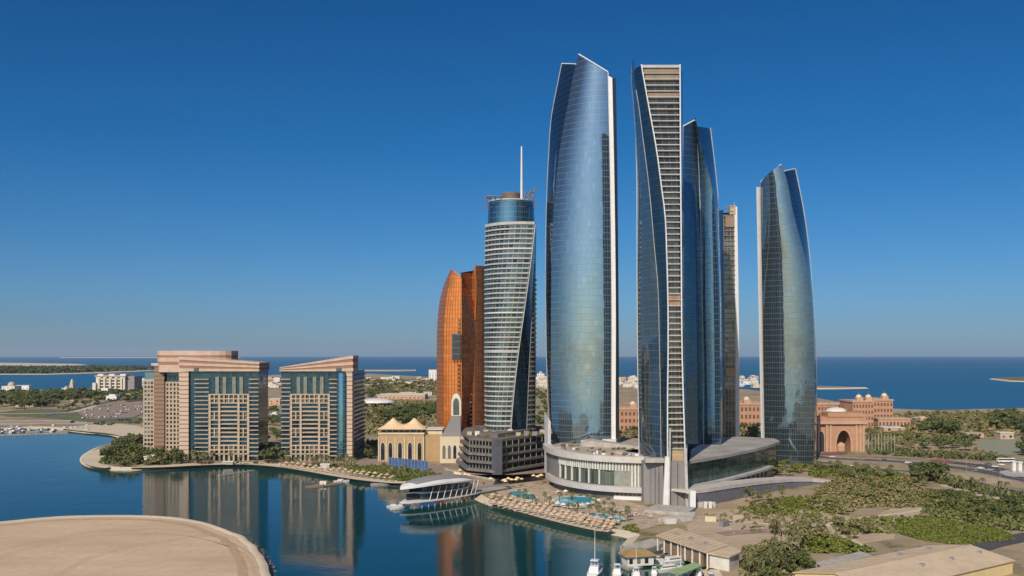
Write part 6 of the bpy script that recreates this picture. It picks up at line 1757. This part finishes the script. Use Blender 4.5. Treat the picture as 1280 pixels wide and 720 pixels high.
for (nm, lab, zz_, pl) in (('roof_shrub', 'clipped shrub on the roof terrace of the dark terraced podium', 27.0, [(582, 545), (618, 547), (678, 544), (676, 541), (664, 542), (645, 545), (610, 544), (584, 541)]), ('roof_shrub', 'potted shrub on the rooftop terrace inside the pale rim', 24.0, [(700, 562), (740, 567), (800, 568), (800, 562), (740, 556), (700, 552)])):
    o0 = make_bush(hash_(lab), lab, lab, 1.8, 1.3, M['leaf_bright'], 60, .45, nm)
    pl = [P(a, b, zz_) for a, b in pl]; x0_, x1_ = min(p[0] for p in pl), max(p[0] for p in pl); y0_, y1_ = min(p[1] for p in pl), max(p[1] for p in pl); got = 0
    while got < 26:
        p = (rr.uniform(x0_, x1_), rr.uniform(y0_, y1_))
        if not inside(p, pl): continue
        if got == 0: o0.location = (*p, zz_)
        else:
            c_2 = o0.copy(); C.objects.link(c_2); c_2.location = (*p, zz_); k_2 = rr.uniform(.6, 1.2); c_2.scale = (k_2, k_2, k_2)
        got += 1
TREEM = (make_tree, 'rounded mid-green tree', (6.5, 4.4, M['leaf_mid'], 520, .6))
scatter(TREEM, [(1165, 620), (1215, 624), (1300, 642), (1300, 655), (1230, 652), (1170, 640)], 22, 'among the dark mangrove thicket', .45, 1.0, 5)
scatter(TREEM, [(1015, 584), (1060, 586), (1120, 592), (1130, 600), (1050, 600)], 16, 'in the green strip past the lone tower', .4, .85, 5)
scatter(TREEM, [(1020, 612), (1110, 607), (1165, 618), (1168, 632), (1080, 636)], 18, 'rising out of the grey-green scrub', .4, .8, 5)
scatter(TREEM, [(945, 626), (1005, 622), (1050, 632), (1060, 642), (960, 644)], 14, 'in the bright planting below the ramp', .35, .7, 4)
scatter(TREEM, [(1082, 540), (1100, 540), (1150, 546), (1150, 556), (1090, 556)], 14, 'on the lawn between gate and palms', .6, 1.1, 6)
scatter(TREEM, [(925, 700), (970, 690), (1015, 700), (1010, 726), (930, 726)], 12, 'at the edge of the marina-side clump', .5, .95, 3.5)
# beyond the road
scatter(BIGT, [(1150, 539), (1175, 533), (1200, 537), (1195, 546), (1155, 546)], 10, 'in the round grove behind the sports field', .8, 1.15, 10)
scatter(BIGT, [(1140, 558), (1180, 550), (1222, 558), (1220, 564), (1150, 562)], 13, 'in the belt between lawn and palace road', .55, .8, 9)
scatter(BIGT, [(1262, 570), (1290, 558), (1300, 570), (1280, 574)], 5, 'at the corner of the sports field', .7, .9, 8)
scatter(BIGT, [(1225, 535), (1250, 522), (1300, 518), (1300, 545), (1268, 545)], 26, 'in the tall wood behind the square lodge', .8, 1.2, 9)
scatter(PALM, [(1085, 545), (1140, 549), (1145, 566), (1085, 562)], 30, 'around the flagpoles beside the gate', .7, 1.0, 5)
scatter(PALM, [(1130, 522), (1180, 520), (1240, 520), (1230, 540), (1150, 533), (1120, 532)], 60, 'in the palm gardens by the sea', .9, 1.3, 6)
scatter(PALM, [(1140, 569), (1260, 574), (1260, 578), (1140, 573)], 20, 'along the palace road verge', .7, 1.0, 5)
scatter(BUSHD, [(1085, 552), (1140, 562), (1250, 570), (1250, 576), (1140, 569), (1085, 566)], 20, 'along the palace road verge', .7, 1.3, 4)
scatter(TREE, [(920, 530), (950, 530), (950, 560), (920, 560)], 16, 'between the slim tower and the white spine', .8, 1.2, 6)
scatter(TREE, [(772, 528), (800, 524), (800, 545), (772, 545)], 14, 'seen between the two tallest towers', .8, 1.2, 6)
scatter(TREE, [(666, 490), (690, 490), (690, 540), (666, 540)], 20, 'between slab tower and tallest tower', .9, 1.4, 10)
scatter(BIGT, [(478, 523), (500, 513), (548, 512), (548, 528), (490, 530)], 26, 'in the dark park behind the tent roof', .7, 1.05, 11)
scatter(BIGT, [(455, 494), (490, 492), (492, 498), (455, 500)], 20, 'in the row behind the white canopy', .7, 1.0, 14)
scatter(TREE, [(455, 515), (480, 515), (530, 532), (545, 540), (470, 540)], 26, 'in the garden behind the tent roof', .6, 1.1, 7)
scatter(TREE, [(330, 515), (352, 510), (354, 560), (330, 560)], 16, 'deep between both hotel towers', .9, 1.3, 7)
scatter(BIGT, [(-10, 509), (30, 500), (70, 503), (70, 512), (0, 513)], 26, 'in the old grove by the far clubhouse', .8, 1.2, 11)
scatter(BIGT, [(-10, 497), (60, 494), (120, 492), (150, 496), (90, 503), (0, 501)], 44, 'in the tree belt along the lagoon', .7, 1.1, 14)
scatter(TREE, [(60, 512), (130, 500), (150, 503), (90, 515)], 20, 'by the curving far road', .7, 1.1, 7)
scatter(BUSHD, [(100, 530), (180, 524), (184, 530), (130, 532)], 12, 'behind the far beach', .8, 1.4, 5)

def mass(name, label, px_poly, n, hmax, leaf, m, seed):
    rnd = random.Random(seed); poly = [P(a, b, 1.8) for a, b in px_poly]
    x0, x1 = min(p[0] for p in poly), max(p[0] for p in poly); y0, y1 = min(p[1] for p in poly), max(p[1] for p in poly)
    mb = MB(); got = 0; t = 0
    while got < n and t < n*80:
        t += 1; p = (rnd.uniform(x0, x1), rnd.uniform(y0, y1))
        if not inside(p, poly): continue
        got += 1; h = hmax*rnd.uniform(.5, 1)
        for _ in range(9):
            d = Vector((rnd.gauss(0, 1), rnd.gauss(0, 1), abs(rnd.gauss(0, .8)))).normalized()
            c = Vector((p[0], p[1], 1.8+h*.35)) + Vector((d.x*h*.6, d.y*h*.6, d.z*h*.65))
            nr = (d+Vector((rnd.uniform(-.7, .7), rnd.uniform(-.7, .7), rnd.uniform(0, .8)))).normalized()
            a = nr.cross(Vector((rnd.gauss(0, 1), rnd.gauss(0, 1), .3))).normalized(); b = nr.cross(a); s = leaf*rnd.uniform(.7, 1.3)
            mb.face([c-a*s-b*s*.5, c+a*s*.4-b*s, c+a*s+b*s*.4, c-a*s*.3+b*s])
    o = mb.build(name, m); tag(o, label, 'woodland', None, 'stuff')
mass('island_woods', 'low dark mangrove wood covering the barrier island', [(-100, 467.2), (60, 467.4), (120, 465.6), (190, 462.8), (255, 460.6), (150, 459.8), (-100, 459.5)], 1500, 12, 9, M['leaf'], 2)
mass('suburb_woods', 'scattered garden greenery across the shore suburb', [(453, 476), (548, 478), (548, 495), (453, 492)], 500, 8, 4, M['leaf_olive'], 3)
mass('suburb_woods', 'garden greenery around the far lagoon villas', [(-50, 493), (60, 490), (190, 486), (190, 500), (100, 500), (-50, 505)], 500, 8, 4, M['leaf'], 4)
mass('park_shrubbery', 'olive undergrowth across the park behind the tent roof', [(453, 500), (548, 503), (548, 545), (453, 545)], 700, 3.5, 2, M['leaf_olive'], 5)
mass('seaside_shrubbery', 'olive undergrowth through the seaside palm gardens', [(1085, 522), (1180, 517), (1290, 516), (1290, 545), (1200, 550), (1085, 560)], 900, 4, 2, M['leaf_olive'], 6)
mass('point_undergrowth', 'dark undergrowth beneath the sandy point grove', [(122, 579), (150, 558), (222, 556), (228, 580), (150, 584)], 300, 3, 1.2, M['leaf'], 7)
G = M['leaf_bright']; OL = M['leaf_olive']; DK = M['leaf']
mass('scrub_shrubbery', 'dense grey-green scrub covering the low mound below the palace road', [(1008, 634), (1028, 607), (1070, 601), (1110, 604), (1165, 614), (1175, 632), (1130, 638), (1080, 636), (1050, 644)], 800, 2.9, .62, OL, 11)
mass('mangrove_shrubbery', 'dark green mangrove thicket beside the sandy track', [(1160, 616), (1200, 618), (1250, 630), (1310, 642), (1310, 668), (1262, 664), (1200, 654), (1150, 642)], 900, 3.0, .6, M['leaf_mid'], 12)
mass('groundcover_shrubbery', 'low bright green groundcover near the big shed', [(1122, 650), (1150, 644), (1205, 655), (1256, 663), (1268, 675), (1206, 682), (1150, 676), (1118, 662)], 1500, .8, .42, G, 13)
mass('roadside_shrubbery', 'green planting strip between road and scrub mound', [(1012, 583), (1060, 584), (1120, 591), (1150, 600), (1110, 602), (1050, 600), (1012, 596)], 500, 1.8, .6, G, 14)
mass('ramp_shrubbery', 'bright green planting below the curving ramp', [(920, 636), (960, 626), (1005, 620), (1050, 630), (1060, 644), (1010, 646), (950, 646)], 420, 1.5, .5, G, 15)
mass('track_shrubbery', 'dark hedge-like growth between road and sandy track', [(1150, 594), (1180, 598), (1240, 611), (1300, 625), (1300, 633), (1230, 619), (1170, 604)], 380, 2.4, .6, DK, 16)
mass('bank_shrubbery', 'green planted bank below the arched hall', [(428, 584), (482, 582), (540, 591), (566, 599), (545, 604), (500, 602), (440, 592)], 420, 1.7, .5, G, 17)
mass('verge_shrubbery', 'dark green verge planting along the palace road', [(1085, 556), (1140, 564), (1262, 572), (1262, 577), (1140, 571), (1085, 568)], 380, 2.6, .9, DK, 18)
mass('thicket_shrubbery', 'green thicket above the small flat shed', [(1000, 668), (1035, 672), (1075, 684), (1095, 690), (1060, 692), (1005, 690)], 320, 2.3, .5, G, 19)
mass('marina_shrubbery', 'mixed olive undergrowth in the clump behind the boathouse', [(930, 686), (985, 684), (1015, 694), (1018, 730), (925, 730)], 420, 2.2, .45, OL, 20)
mass('lot_shrubbery', 'thin dry scrub along the ramp side of the sandy lot', [(880, 646), (930, 636), (1010, 642), (1060, 648), (1050, 655), (960, 650), (900, 655)], 130, 1.6, .42, OL, 31)
mass('lot_shrubbery', 'green scrub between the sandy lot and the groundcover', [(1040, 656), (1085, 648), (1130, 646), (1140, 660), (1120, 668), (1060, 668)], 200, 1.9, .45, G, 32)
mass('lot_shrubbery', 'patchy dry scrub over the sandy lot', [(900, 655), (950, 644), (1050, 650), (1100, 662), (1060, 676), (960, 672)], 110, 1.2, .4, OL, 21)
mass('palace_shrubbery', 'green undergrowth at the foot of the palace wings', [(770, 520), (800, 518), (948, 520), (948, 560), (770, 560)], 400, 4, 1.8, M['leaf_olive'], 8)
